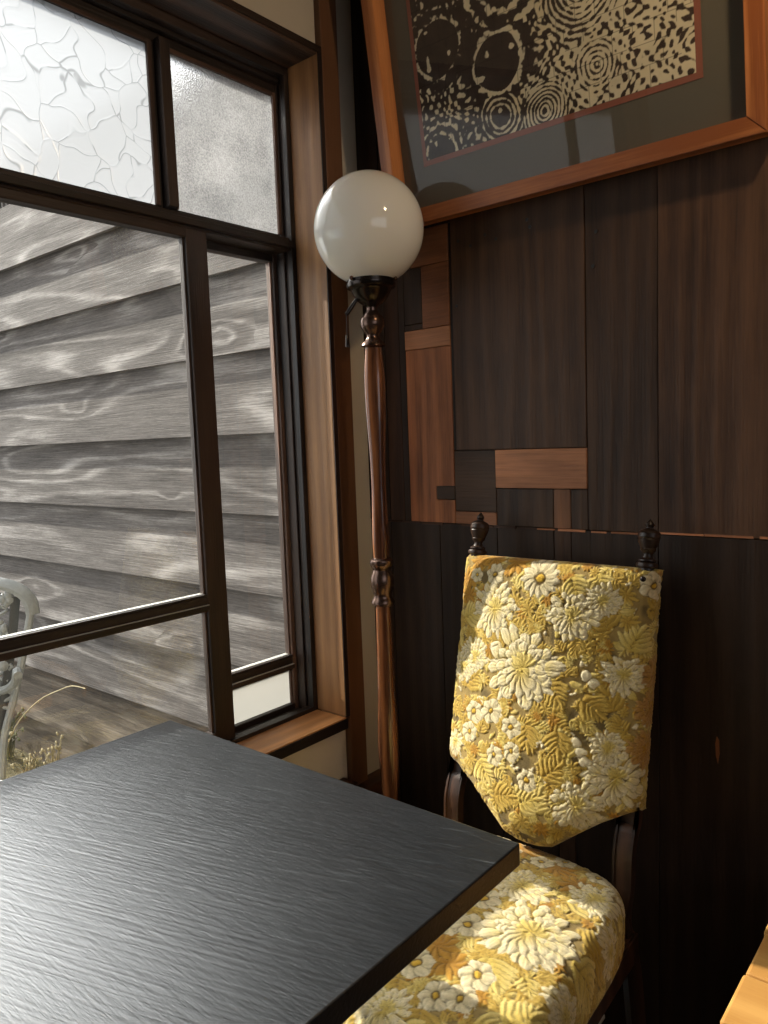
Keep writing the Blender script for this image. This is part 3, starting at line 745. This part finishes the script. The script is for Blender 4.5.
b = MB(); b.lathe([(.011, 1.4640), (.014, 1.4680), (.022, 1.4720), (.030, 1.4790), (.036, 1.4880), (.040, 1.4970), (.0435, 1.5005), (.0475, 1.5020), (.049, 1.5040), (.0495, 1.5110), (.0475, 1.5125), (.0475, 1.5210), (.050, 1.5235), (.050, 1.5265), (.046, 1.5280)], (LX, LY), 48)
b.build('shade_holder', M['dark_metal'], lm, True)
for a in (0.4, 2.5, 4.6):
    b = MB(); b.sphere((LX + .0515 * cos(a), LY + .0515 * sin(a), 1.517), .0042); b.build('holder_screw', M['bronze'], lm, True)
b = MB(); b.sphere((LX, LY, 1.6165), .1095, u=64, v=40)
b.build('globe_shade', M['opal'], lm, True)
sx = Vector((-.767, -.641, 0))
b = MB(); p0 = Vector((LX, LY, 1.482)) + sx * .030; p1 = p0 + sx * .022 + Vector((0, 0, -.030)); b.tube([p0, p0 * .5 + p1 * .5, p1], [.0035, .0045, .0045], 10); b.build('pull_switch', M['dark_metal'], lm, True)
b = MB(); p2 = p1 + Vector((0, 0, -.042)); b.tube([p1, p2], .0007, 6)
b.build('pull_cord', M['dark_metal'], lm, True)
b = MB(); b.lathe([(.0022, p2.z + .002), (.003, p2.z), (.0045, p2.z - .020), (.0045, p2.z - .022)], (p2.x, p2.y), 14); b.build('pull_knob', M['dark_metal'], lm, True)
# ------------------------------------------------------------------ FRAMED PICTURE (leans out from the wall at its top)
TL = radians(8); FO = Vector((0, -.056, 1.637))
U = Vector((0, -sin(TL), cos(TL))); N = Vector((0, -cos(TL), -sin(TL)))    # up in the frame plane, out into the room
FM = Matrix(((1, 0, 0), (0, -N.y, U.y), (0, -N.z, U.z))).to_4x4()          # local x, depth(+ = to the wall), up
FM = Matrix.Translation(FO) @ Matrix(((1, 0, 0, 0), (0, -N.y, U.y, 0), (0, -N.z, U.z, 0), (0, 0, 0, 1)))
pf = empty('framed_picture', (.5, -.03, 1.637)); tag(pf, 'framed abstract print of dark and cream ripples under glass in an orange-brown wooden frame', 'picture')
FX0, FX1, FH = .130, .867, .62; FW = .029; FD = .042
b = MB()
def fbx(x0, z0, x1, z1, d0, d1, axis, tone=(1, 1, 1), bev=.0015): b.box((x0, d0, z0), (x1, d1, z1), axis, tone, bev, rot=FM)
def mitre(poly, d0, d1, axis, tone=(1, 1, 1)):
    n0 = len(b.bm.verts); b.bm.verts.ensure_lookup_table()
    before = set(b.bm.verts); b.prism(poly, d0, d1, 'xz', axis, tone, bev=.0012)
    for v in b.bm.verts:
        if v not in before: v.co = FM @ v.co
e = .0003
mitre([(FX0 + e, 0), (FX1 - e, 0), (FX1 - FW - e, FW), (FX0 + FW + e, FW)], 0, FD, 'x')
mitre([(FX0 + e, FH), (FX0 + FW + e, FH - FW), (FX1 - FW - e, FH - FW), (FX1 - e, FH)], 0, FD, 'x')
mitre([(FX0, e), (FX0 + FW, FW + e), (FX0 + FW, FH - FW - e), (FX0, FH - e)], 0, FD, 'z')
mitre([(FX1, e), (FX1, FH - e), (FX1 - FW, FH - FW - e), (FX1 - FW, FW + e)], 0, FD, 'z')
b.build('frame', M['picture_wood'], pf)
b = MB(); GD = .036
fbx(FX0 + FW - .002, FW - .002, FX1 - FW + .002, FH - FW + .002, GD + .003, GD + .0055, 'x', bev=0); b.build('mat_board', M['mat_board'], pf)
PX0, PX1, PZ0, PZ1 = .222, .757, .122, .56
b = MB(); fbx(PX0 - .009, PZ0 - .010, PX1 + .010, PZ1 + .009, GD + .0018, GD + .0030, 'x', bev=0); b.build('inner_mat', M['mat_red'], pf)
def art():
    nx, nz = 420, 340
    X, Z = np.meshgrid(np.linspace(PX0, PX1, nx), np.linspace(PZ0, PZ1, nz), indexing='ij')
    wx = X + .010 * (fbm(X * 22, Z * 22, 1, 2) - .5); wz = Z + .010 * (fbm(X * 22 + 9, Z * 22, 5, 2) - .5)
    circ = [(.275, .315, .058, 1, .050), (.402, .250, .060, 1, .050), (.399, .157, .040, 3, .018), (.490, .140, .038, 4, .004), (.593, .185, .034, 3, .022), (.571, .315, .062, 5, .004), (.43, .385, .070, 2, .040), (.262, .130, .045, 2, .03), (.70, .44, .07, 5, .01), (.50, .47, .06, 4, .02), (.30, .46, .07, 2, .04)]
    best = np.full(X.shape, 9.0); ph = np.zeros(X.shape); core = np.zeros(X.shape, bool)
    for (cx, cz, r, k, c0) in circ:
        d = np.hypot(wx - cx, wz - cz); m = d / r < best
        ph = np.where(m, d / r * k * 1.35 + .15, ph); best = np.where(m, d / r, best); core |= d < c0
    wave = np.sin(ph * 2 * pi)
    far = np.clip((best - 1.0) * 2.0, 0, 1)
    lab = np.sin((wx * 300 + 7 * fbm(X * 26, Z * 26, 21, 2)) + 5.5 * fbm(X * 30, Z * 30, 31, 2) * 2) * np.sin(wz * 270 + 9 * fbm(X * 24 + 3, Z * 24, 41, 2))
    field = (1 - far) * wave + far * lab * 1.5
    brk = fbm(wx * 120, wz * 120, 61, 2)
    bias = np.clip((X - .46) / .12, -1, 1) * .50
    v = field + (brk - .5) * 2.6 + bias - .12
    v = np.where(core & (X < .56), -1, v)
    spots = vnoise(X * 60, Z * 60, 77); v = np.where((spots > .88) & core, .6, v)
    t = np.clip(v * 3 + .5, 0, 1)[..., None]
    cream = np.array([.80, .71, .49]) * (1 - .25 * fbm(X * 40, Z * 40, 90)[..., None]) + np.array([.07, .03, -.03]) * np.clip(vnoise(X * 34, Z * 34, 5) - .6, 0, 1)[..., None] * 2
    dark = np.array([.030, .019, .013]) * (1 + fbm(X * 60, Z * 60, 95)[..., None])
    c = dark * (1 - t) + cream * t
    # the thin joints of the small squares the print is pieced from
    row = np.floor((Z - PZ0) / .034); gx = np.mod((X + row * .013) / .036, 1); gz = np.mod((Z - PZ0) / .034, 1)
    jt = ((gx < .03) | (gz < .03)) & (vnoise(X * 40, Z * 40, 3) > .35)
    c = np.where(jt[..., None], c * .45, c)
    P = np.zeros((nx, nz, 3))
    for i in range(3): P[..., i] = FM[i][0] * X + FM[i][1] * (GD + .0012) + FM[i][2] * Z + FM[i][3]
    return P, c
P_, c_ = art(); grid_obj('print', P_, c_, M['print'], pf)
me = bpy.data.meshes.new('glass'); q_ = [FM @ Vector(p) for p in ((FX0 + FW - .002, GD - .004, FW - .002), (FX1 - FW + .002, GD - .004, FW - .002), (FX1 - FW + .002, GD - .004, FH - FW + .002), (FX0 + FW - .002, GD - .004, FH - FW + .002))]
me.from_pydata([tuple(v) for v in q_], [], [(0, 1, 2, 3)]); finish('glass', me, M['picture_glass'], pf)
b = MB(); b.tube([(.25, -.012, 2.30), (.5, -.004, 2.46), (.74, -.012, 2.30)], .0012, 6); b.build('hanging_cord', M['black'], pf)

# ------------------------------------------------------------------ BROCADE PAINTER
class Canvas:
    """colour + relief of a woven floral brocade on a plane measured in metres"""
    def __init__(s, x0, x1, y0, y1, step, seed):
        s.x = np.arange(x0, x1 + step, step); s.y = np.arange(y0, y1 + step, step); s.st = step
        s.X, s.Y = np.meshgrid(s.x, s.y, indexing='ij'); s.r = random.Random(seed)
        n = fbm(s.X * 60, s.Y * 60, seed)[..., None]
        s.C = np.array([.30, .205, .065]) * (.75 + .5 * n); s.H = np.zeros(s.X.shape)
        d = np.clip((fbm(s.X * 22, s.Y * 22, seed + 50, 2) - .60) * 9, 0, .8)[..., None]
        s.C = s.C * (1 - d) + np.array([.11, .078, .03]) * d
    def petal(s, cx, cy, ang, L, W, c0, c1, h=1.0, ridges=3, fat=.5, groove=.6):
        R_ = L * 1.25 + W
        i0, i1 = np.searchsorted(s.x, [cx - R_, cx + R_]); j0, j1 = np.searchsorted(s.y, [cy - R_, cy + R_])
        if i1 <= i0 or j1 <= j0: return
        X = s.X[i0:i1, j0:j1] - cx; Y = s.Y[i0:i1, j0:j1] - cy
        ca, sa = cos(ang), sin(ang); u = (X * ca + Y * sa) / L; v = (-X * sa + Y * ca) / (W / 2)
        uc = np.clip(u, 0, 1); wd = np.sin(pi * uc ** (.5 + fat)) ** .7 + 1e-4
        rr = np.maximum(np.abs(v) / wd, 0); ins = (u > 0) & (u < 1) & (rr < 1)
        edge = (u > -.06) & (u < 1.08) & (rr < 1.22) & ~ins
        dome = np.sqrt(np.clip(1 - rr ** 2, 0, 1)) * np.clip(np.minimum(uc, 1 - uc) * 6, 0, 1) ** .5
        hh = h * (.35 + .65 * dome) + .10 * h * np.cos(v * ridges * pi) * (ridges > 0)
        t = np.clip(uc * 1.25 - .1, 0, 1)[..., None]; col = np.array(c0) * (1 - t) + np.array(c1) * t
        col = col * (1 - .16 * (np.cos(v * ridges * pi) < -.5) * (ridges > 0))[..., None] * (.85 + .3 * vnoise(X * 900 + 50, Y * 900 + 50, 4))[..., None]
        H = s.H[i0:i1, j0:j1]; C = s.C[i0:i1, j0:j1]
        H[edge] = H[edge] * (1 - groove) ; C[edge] = C[edge] * .58
        H[ins] = hh[ins]; C[ins] = col[ins]
    def disc(s, cx, cy, r, c, h=1.0): 
        s.petal(cx - r, cy, 0, 2 * r, 2 * r, c, c, h, 0, .5)
    cream = ((.60, .48, .25), (.71, .61, .39)); gold = ((.42, .26, .04), (.56, .38, .08)); orange = ((.36, .17, .018), (.48, .25, .03)); yel = ((.52, .37, .075), (.70, .54, .18)); brown = ((.30, .14, .03), (.45, .25, .08))
    def daisy(s, cx, cy, r, n=6, pal=None, ctr=(.55, .33, .03)):
        pal = pal or s.cream; a0 = s.r.uniform(0, 6)
        for k in range(n): s.petal(cx, cy, a0 + 2 * pi * k / n, r, r * 5.2 / n, *pal, h=.8, ridges=2, fat=.9)
        s.disc(cx, cy, r * .30, (.13, .08, .02), .5); s.disc(cx, cy, r * .20, ctr, .9)
    def peony(s, cx, cy, r, pal=None, inner=None, squash=1.0):
        pal = pal or s.cream; inner = inner or s.yel; R_ = s.r
        for k in range(9): s.petal(cx, cy, R_.uniform(0, 6.3), r * R_.uniform(.95, 1.25), r * .22, *pal, h=.7, ridges=2, fat=.8)
        for (rr, n, L, W) in ((1.0, 17, .44, .29), (.80, 15, .40, .27), (.60, 12, .36, .24), (.42, 8, .30, .22)):
            a0 = R_.uniform(0, 6)
            for k in range(n):
                a = a0 + 2 * pi * k / n + R_.uniform(-.18, .18); q = R_.uniform(.65, 1.25)
                bx, by = cx + (rr - L) * r * cos(a), cy + (rr - L) * r * sin(a) * squash
                s.petal(bx, by, a, L * r * q * 1.1, W * r, inner[1], pal[1], 1.0, 3, .95)
        for k in range(7): s.petal(cx, cy, k * .9 + R_.random(), r * .32, r * .16, *inner, h=1.1, ridges=1, fat=.6)
        # big drooping lower petals
        for k in (-2, -1, 0, 1, 2):
            a = -pi / 2 + k * .42; s.petal(cx, cy - r * .10, a, r * (.82 - .12 * abs(k)) * R_.uniform(.8, 1.1), r * .25, inner[0], pal[1], 1.1, 5, .8)
        for k in range(5): s.petal(cx + r * .05, cy + r * .02, pi / 2 + (k - 2) * .5, r * .42, r * .2, inner[0], inner[1], 1.1, 2, .8)
    def frond(s, cx, cy, ang, L, n=5, pal=None):
        pal = pal or s.gold
        for k in range(n):
            t = .15 + .75 * k / n; bx, by = cx + cos(ang) * L * t, cy + sin(ang) * L * t; q = (1.15 - t) * L * .62
            for sg in (-1, 1): s.petal(bx, by, ang + sg * (.95 - .25 * t), q, q * .36, *pal, h=.75, ridges=1, fat=.45)
        s.petal(cx + cos(ang) * L * .6, cy + sin(ang) * L * .6, ang, L * .45, L * .15, *pal, h=.85, ridges=1, fat=.45)
    def rosette(s, cx, cy, r, pal=None, n=9):
        a0 = s.r.uniform(0, 6)
        for k in range(n): s.petal(cx, cy, a0 + 2 * pi * k / n, r * s.r.uniform(.8, 1.1), r * .38, *(pal or s.gold), h=.8, ridges=1, fat=.4)
    def berries(s, cx, cy, r, n=6, pal=None):
        for k in range(n):
            a = s.r.uniform(0, 6.3); d = r * s.r.random(); s.disc(cx + d * cos(a), cy + d * sin(a), r * .33, (pal or s.cream)[1], .8)
    def fill(s, n, size=.022):
        x0, x1, y0, y1 = s.x[0], s.x[-1], s.y[0], s.y[-1]
        for _ in range(n):
            x, y = s.r.uniform(x0, x1), s.r.uniform(y0, y1); a = s.r.uniform(0, 6.3); z = size * s.r.uniform(.7, 1.5); k = s.r.random()
            if k < .45: s.frond(x, y, a, z * 1.7, 4, s.gold if s.r.random() < .6 else s.yel)
            elif k < .62: s.rosette(x, y, z * .9, s.gold)
            elif k < .80: s.petal(x, y, a, z * 1.2, z * .6, *s.yel, h=.7, ridges=2)
            elif k < .90: s.rosette(x, y, z * .8, s.orange)
            else: s.berries(x, y, z * .5, 4)
    def sample(s, x, y):
        wx = (fbm(x * 70 + 30, y * 70 + 30, 301, 2) - .5) * .007; wy = (fbm(x * 70 + 90, y * 70 + 10, 401, 2) - .5) * .007
        x = x + wx; y = y + wy
        i = np.clip((x - s.x[0]) / s.st, 0, len(s.x) - 1.001); j = np.clip((y - s.y[0]) / s.st, 0, len(s.y) - 1.001)
        a = i.astype(int); b_ = j.astype(int); fa = i - a; fb = j - b_
        def L(A):
            e = (...,) + ((None,) if A.ndim == 3 else ())
            f1, f2 = (fa[..., None], fb[..., None]) if A.ndim == 3 else (fa, fb)
            return (A[a, b_] * (1 - f1) + A[a + 1, b_] * f1) * (1 - f2) + (A[a, b_ + 1] * (1 - f1) + A[a + 1, b_ + 1] * f1) * f2
        return L(s.H), L(s.C)
    def soften(s, n=1):
        for _ in range(n):
            p = np.pad(s.H, 1, mode='edge'); s.H = (p[1:-1, 1:-1] * 4 + p[:-2, 1:-1] + p[2:, 1:-1] + p[1:-1, :-2] + p[1:-1, 2:]) / 8

def relief(P, H, amp):
    du = np.gradient(P, axis=0); dv = np.gradient(P, axis=1); n = np.cross(du, dv); n /= np.linalg.norm(n, axis=-1, keepdims=True) + 1e-12
    return n, P + n * (H * amp)[..., None]

# ------------------------------------------------------------------ CHAIR
ch = empty('upholstered_chair', (.52, -.30, 0)); tag(ch, 'high-backed chair upholstered in yellow and cream floral brocade', 'chair')
PT = atan2(.085, .40); UP = np.array([0, sin(PT), cos(PT)]); OUTN = np.array([0, -cos(PT), sin(PT)]); PB = np.array([0, -.187, .572])
CX = .515; HWB = .191
cv = Canvas(CX - .28, CX + .28, -.13, .47, .0011, 3)
cv.fill(1500, .014)
for x, y in ((.361, .399), (.40, .405), (.45, .402), (.335, .36), (.34, .33)): cv.rosette(x, y, .028, cv.orange)
for x, y in ((.60, .40), (.56, .39), (.47, .395)): cv.frond(x, y, -1.2, .05, 5, cv.yel)
for (x, y, a) in ((.533, .022, .8), (.523, -.043, 1.3), (.49, -.03, .4), (.582, .062, 1.9), (.629, .289, 1.9), (.654, .158, 2.2), (.66, .26, 1.2), (.35, .10, -.6), (.35, .15, .8), (.535, .20, -1.0), (.56, .12, -1.5), (.40, .03, -.8), (.44, -.03, .2), (.50, .12, -1.4), (.59, .18, -.6), (.33, .28, .5)): cv.frond(x, y, a, .058, 5, cv.gold if random.random() < .6 else cv.yel)
for (x, y, r) in ((.372, .215, .042), (.345, .19, .036), (.568, .315, .052), (.617, .349, .036), (.655, .053, .056), (.60, -.005, .05), (.656, .225, .040), (.34, .04, .028), (.64, .10, .034)): cv.peony(x, y, r * .82)
for (x, y, r, n) in ((.425, .120, .024, 6), (.473, .101, .021, 6), (.441, .043, .020, 6), (.477, .058, .018, 6), (.408, .376, .022, 7), (.385, .11, .022, 6), (.691, .383, .024, 6), (.375, .07, .020, 6), (.51, .015, .02, 6), (.36, .37, .016, 6)): cv.daisy(x, y, r, n)
cv.daisy(.504, .377, .038, 13)
cv.peony(.414, .312, .050); cv.peony(.483, .211, .070)
for (x, y) in ((.599, .216), (.612, .205), (.59, .10), (.60, .085), (.605, .07)): cv.disc(x, y, .009, cv.cream[1], .9)
for (x, y) in ((.705, .174), (.712, .235), (.70, .105)): cv.peony(x, y, .030, cv.brown, cv.orange)
cv.soften(2)
def pad_bottom(x):
    d = np.abs(x - CX - .008)
    return np.interp(d, [0, .020, .045, .075, .125, .170, .2015, .22], [-.099, -.098, -.092, -.068, -.030, -.002, .008, .012])
NA, NB_ = 400, 440
sa = np.linspace(-1, 1, NA); sb = np.linspace(0, 1, NB_)
SA, SB = np.meshgrid(sa, sb, indexing='ij')
WR = .028                                  # length of cloth that wraps to the rear on each side
tot = HWB + WR; arc = SA * tot; rho = .016
# horizontal profile: flat, then a quarter circle, then straight back
def prof(t, lim, rho):
    s_ = np.abs(t); flat = lim - rho; q = rho * pi / 2
    th = np.clip((s_ - flat) / rho, 0, pi / 2); xx = np.minimum(s_, flat) + rho * np.sin(th); yy = rho * (1 - np.cos(th)) + np.maximum(s_ - flat - q, 0)
    return np.sign(t) * xx, yy
xx, back = prof(arc, HWB, rho)
top = .4055; bot = pad_bottom(CX + xx)
narrow = 1.0 - .02 * np.clip(SB, 0, 1)
VV = bot + (top - bot) * SB
# roll the top and bottom edges
def edge_roll(d, r): 
    k = np.clip(1 - d / r, 0, 1); return r * (1 - np.sqrt(np.clip(1 - k * k, 0, 1)))
er = edge_roll(VV - bot, .010) + edge_roll(top - VV, .012)
xn = np.clip(np.abs(xx) / HWB, 0, 1)
dome = .042 * (1 - xn ** 2.0) * np.clip(np.minimum(VV - bot, top - VV) / .05 + .35, 0, 1) ** .6
depth = dome - back - er
XX = CX + .0015 + xx * (1.0 + .0 * VV)
Pm = np.zeros((NA, NB_, 3))
for i in range(3): Pm[..., i] = PB[i] + UP[i] * VV + OUTN[i] * (depth - .012)
Pm[..., 0] += XX
H_, C_ = cv.sample(.5025 + arc * .98, VV * 1.015)
H_ = H_ * np.clip(np.minimum(SB, 1 - SB) * 60, 0, 1)
_, Pd = relief(Pm, -H_, .0034)
nrm, _ = relief(Pm, H_, 0)
if nrm[NA // 2, NB_ // 2, 1] > 0: Pd = Pm - nrm * (H_ * .0024)[..., None]
else: Pd = Pm + nrm * (H_ * .0024)[..., None]
Pback = np.zeros((NA, NB_, 3))
for i in range(3): Pback[..., i] = PB[i] + UP[i] * VV + OUTN[i] * (-.046)
Pback[..., 0] += XX
grid_obj('backrest_pad', Pd, C_, M['velvet'], ch, closed=Pback)
# upholstery nails at the pad's corners
for (x, v) in ((CX + .176, .386), (CX + .165, .026),):
    p = Vector(tuple(PB + UP * v + OUTN * .0)) + Vector((x, 0, 0)); p += Vector(tuple(OUTN)) * (-.006)
    b = MB(); b.sphere(p, .0055, (1, .7, 1), 14, 8); b.build('upholstery_nail', M['dark_metal'], ch, True)

# seat cushion
cs = Canvas(.20, .84, -.74, -.12, .0014, 17)
cs.fill(1500, .016)
for x, y in ((.569, -.557), (.519, -.217), (.644, -.268), (.59, -.55), (.56, -.53), (.60, -.24)): cs.rosette(x, y, .036, cs.orange)
for (x, y, a) in ((.706, -.432, .2), (.677, -.571, -.4), (.66, -.62, .3), (.70, -.60, 1.2), (.73, -.40, 1.5), (.62, -.50, -.8), (.64, -.32, .5), (.60, -.62, -1.2), (.50, -.42, 2.0), (.56, -.33, 3.0), (.46, -.30, 1.0), (.58, -.68, 0)): cs.frond(x, y, a, .075, 6, cs.yel if random.random() < .6 else cs.gold)
for (x, y, r) in ((.581, -.335, .055), (.68, -.281, .048), (.746, -.50, .040), (.563, -.66, .045), (.70, -.22, .030), (.44, -.45, .05), (.40, -.27, .05), (.74, -.33, .035)): cs.peony(x, y, r * .85)
for (x, y, r) in ((.553, -.576, .028), (.545, -.488, .026), (.570, -.47, .026), (.553, -.403, .028), (.608, -.604, .024), (.635, -.59, .024), (.633, -.544, .027), (.567, -.24, .022), (.594, -.209, .020), (.52, -.50, .022), (.50, -.24, .024), (.46, -.20, .02), (.66, -.215, .022)): cs.daisy(x, y, r, 6)
cs.peony(.645, -.425, .066)
cs.soften(2)
NS = 420; sa = np.linspace(-1, 1, NS); A, B_ = np.meshgrid(sa, sa, indexing='ij')
rinf = np.maximum(np.abs(A), np.abs(B_)) + 1e-9; m8 = (np.abs(A) ** 4.5 + np.abs(B_) ** 4.5) ** (1 / 4.5) + 1e-9
qx, qy = A * rinf / m8, B_ * rinf / m8
half = .25; rho = .030; side = .050
tl = half + rho * (pi / 2 - 1) + side; s_ = rinf * tl
th = np.clip((s_ - (half - rho)) / rho, 0, pi / 2); rad = (np.minimum(s_, half - rho) + rho * np.sin(th)) / half; drop = rho * (1 - np.cos(th)) + np.maximum(s_ - (half - rho) - rho * pi / 2, 0)
X_ = qx / rinf * rad; Y_ = qy / rinf * rad
SB0, SB1 = -.175, -.690
def plan(X_, Y_):
    yy = (SB0 + SB1) / 2 + Y_ * (SB0 - SB1) / 2; t = (1 - Y_) / 2
    hw_ = .197 + (.224 - .197) * t; return .524 + X_ * hw_, yy
px, py = plan(X_, Y_)
z = .456 + .026 * (1 - np.clip(np.abs(X_), 0, 1) ** 2.2) * (1 - np.clip(np.abs(Y_), 0, 1) ** 2.2) - drop
# the sample position keeps walking outwards on the sides so the pattern carries on down them
sx_, sy_ = plan(qx / rinf * s_ / half, qy / rinf * s_ / half)
H_, C_ = cs.sample(sx_, sy_)
Pm = np.stack([px, py, z], -1)
nrm, _ = relief(Pm, H_, 0)
sg = 1 if nrm[NS // 2, NS // 2, 2] > 0 else -1
amp = H_ * .0026 * np.clip((1 - rinf) * 40, 0, 1)
Pd = Pm + sg * nrm * amp[..., None]
Pbk = Pm.copy(); Pbk[..., 2] = z.min() - .002; pxb, pyb = plan(X_ * .94, Y_ * .94); Pbk[..., 0] = pxb; Pbk[..., 1] = pyb
if sg < 0: Pd = Pd[::-1]; Pbk = Pbk[::-1]; C_ = C_[::-1]
grid_obj('seat_cushion', Pd, C_, M['velvet'], ch, closed=Pbk)
zb = float(z.min()) - .003
b = MB()
b.prism([(.335, -.185), (.713, -.185), (.735, -.672), (.313, -.672)], zb - .050, zb, 'xy', 'x', bev=.004)
b.build('seat_frame', M['chair_wood'], ch)
# rear posts with finials
for sg in (-1, 1):
    x = .5195 + sg * .171
    def PP(v, off=-.030): p = PB + UP * v + OUTN * off; return Vector((x, p[1], p[2]))
    b = MB()
    # the flat moulded upright that shows between seat and pad
    pts = sm([PP(-.20, -.022), PP(-.16, -.014), PP(-.12, -.020), PP(-.07, -.014), PP(-.03, -.020), PP(.01, -.032), PP(.392, -.032)], 6)
    def outline(t0, t1):
        f_, k_ = [], []
        for i_, p in enumerate(pts):
            t = (pts[min(i_ + 1, len(pts) - 1)] - pts[max(i_ - 1, 0)]).normalized(); n_ = Vector((0, -t.z, t.y))
            q1 = p + n_ * t0; q2 = p - n_ * t1; f_.append((q1.y, q1.z)); k_.append((q2.y, q2.z))
        return f_ + k_[::-1]
    b.prism(outline(.006, .012), x - .0155, x + .0155, 'yz', 'z', bev=.0012)
    b.prism(outline(.0085, .0), x - .0165, x - .0125, 'yz', 'z', bev=.001); b.prism(outline(.0085, .0), x + .0125, x + .0165, 'yz', 'z', bev=.001)
    b.build('back_post', M['chair_wood'], ch, True)
    b = MB(); base = PP(.397, -.022)
    R_ = Matrix.Translation(base) @ Matrix.Rotation(-PT, 4, 'X')
    b.lathe([(.0125, -.02), (.0125, .008), (.0175, .010), (.0185, .014), (.0175, .017), (.0120, .0185), (.0150, .0205), (.0150, .023), (.0095, .026), (.0078, .031), (.0088, .035), (.0130, .039), (.0135, .0405), (.0125, .042), (.0160, .050), (.0180, .057), (.0172, .0585), (.0185, .060), (.0190, .063), (.0182, .066), (.0186, .068), (.0160, .072), (.0105, .075), (.0060, .077), (.0058, .079), (.0078, .0815), (.0070, .085), (.0030, .090), (.0008, .093)], (0, 0), 32, rot=R_)
    b.build('finial', M['chair_wood'], ch, True)
    b = MB(); b.tube(sm([PP(-.17, -.016), Vector((x, -.165, .30)), Vector((x, -.135, .14)), Vector((x, -.09, .0))]), .0185, 4, squash=.9); b.build('rear_leg', M['chair_wood'], ch, True)
    b = MB(); xf = .524 + sg * .188
    b.lathe([(.012, 0), (.018, .02), (.02, .035), (.012, .05), (.014, .06), (.018, .12), (.022, .2), (.018, .26), (.013, .28), (.02, .30), (.02, zb - .05)], (xf, -.64), 24); b.build('front_leg', M['chair_wood'], ch, True)
    b = MB(); b.tube([(x, -.13, .14), (xf, -.64, .14)], .010, 10); b.build('stretcher', M['chair_wood'], ch, True)
b = MB(); b.tube([(.32, -.385, .14), (.728, -.385, .14)], .010, 10); b.build('stretcher', M['chair_wood'], ch, True)
b = MB(); b.box((CX - .155, -.160, .36), (CX + .155, -.145, .385), 'x', bev=.004); b.build('rear_rail', M['chair_wood'], ch)

# ------------------------------------------------------------------ PENDANT LAMP over the room (lights the wall near the picture)
pl = empty('pendant_lamp', (1.10, -.42, 2.1)); tag(pl, 'small warm pendant lamp hanging from the ceiling', 'pendant lamp')
b = MB(); b.lathe([(.12, 2.06), (.118, 2.064), (.05, 2.13), (.02, 2.15), (.018, 2.17)], (1.10, -.42), 32)
bo = b.build('lamp_shade', M['dark_metal'], pl, True)
b = MB(); b.tube([(1.10, -.42, 2.17), (1.10, -.42, ZC)], .003, 8); b.build('cord', M['black'], pl)
ld = bpy.data.lights.new('bulb_light', 'POINT'); ld.energy = 7.5; ld.color = (1, .72, .42); ld.shadow_soft_size = .03
lo = bpy.data.objects.new('bulb_light', ld); COL.objects.link(lo); lo.location = (1.10, -.42, 2.03)
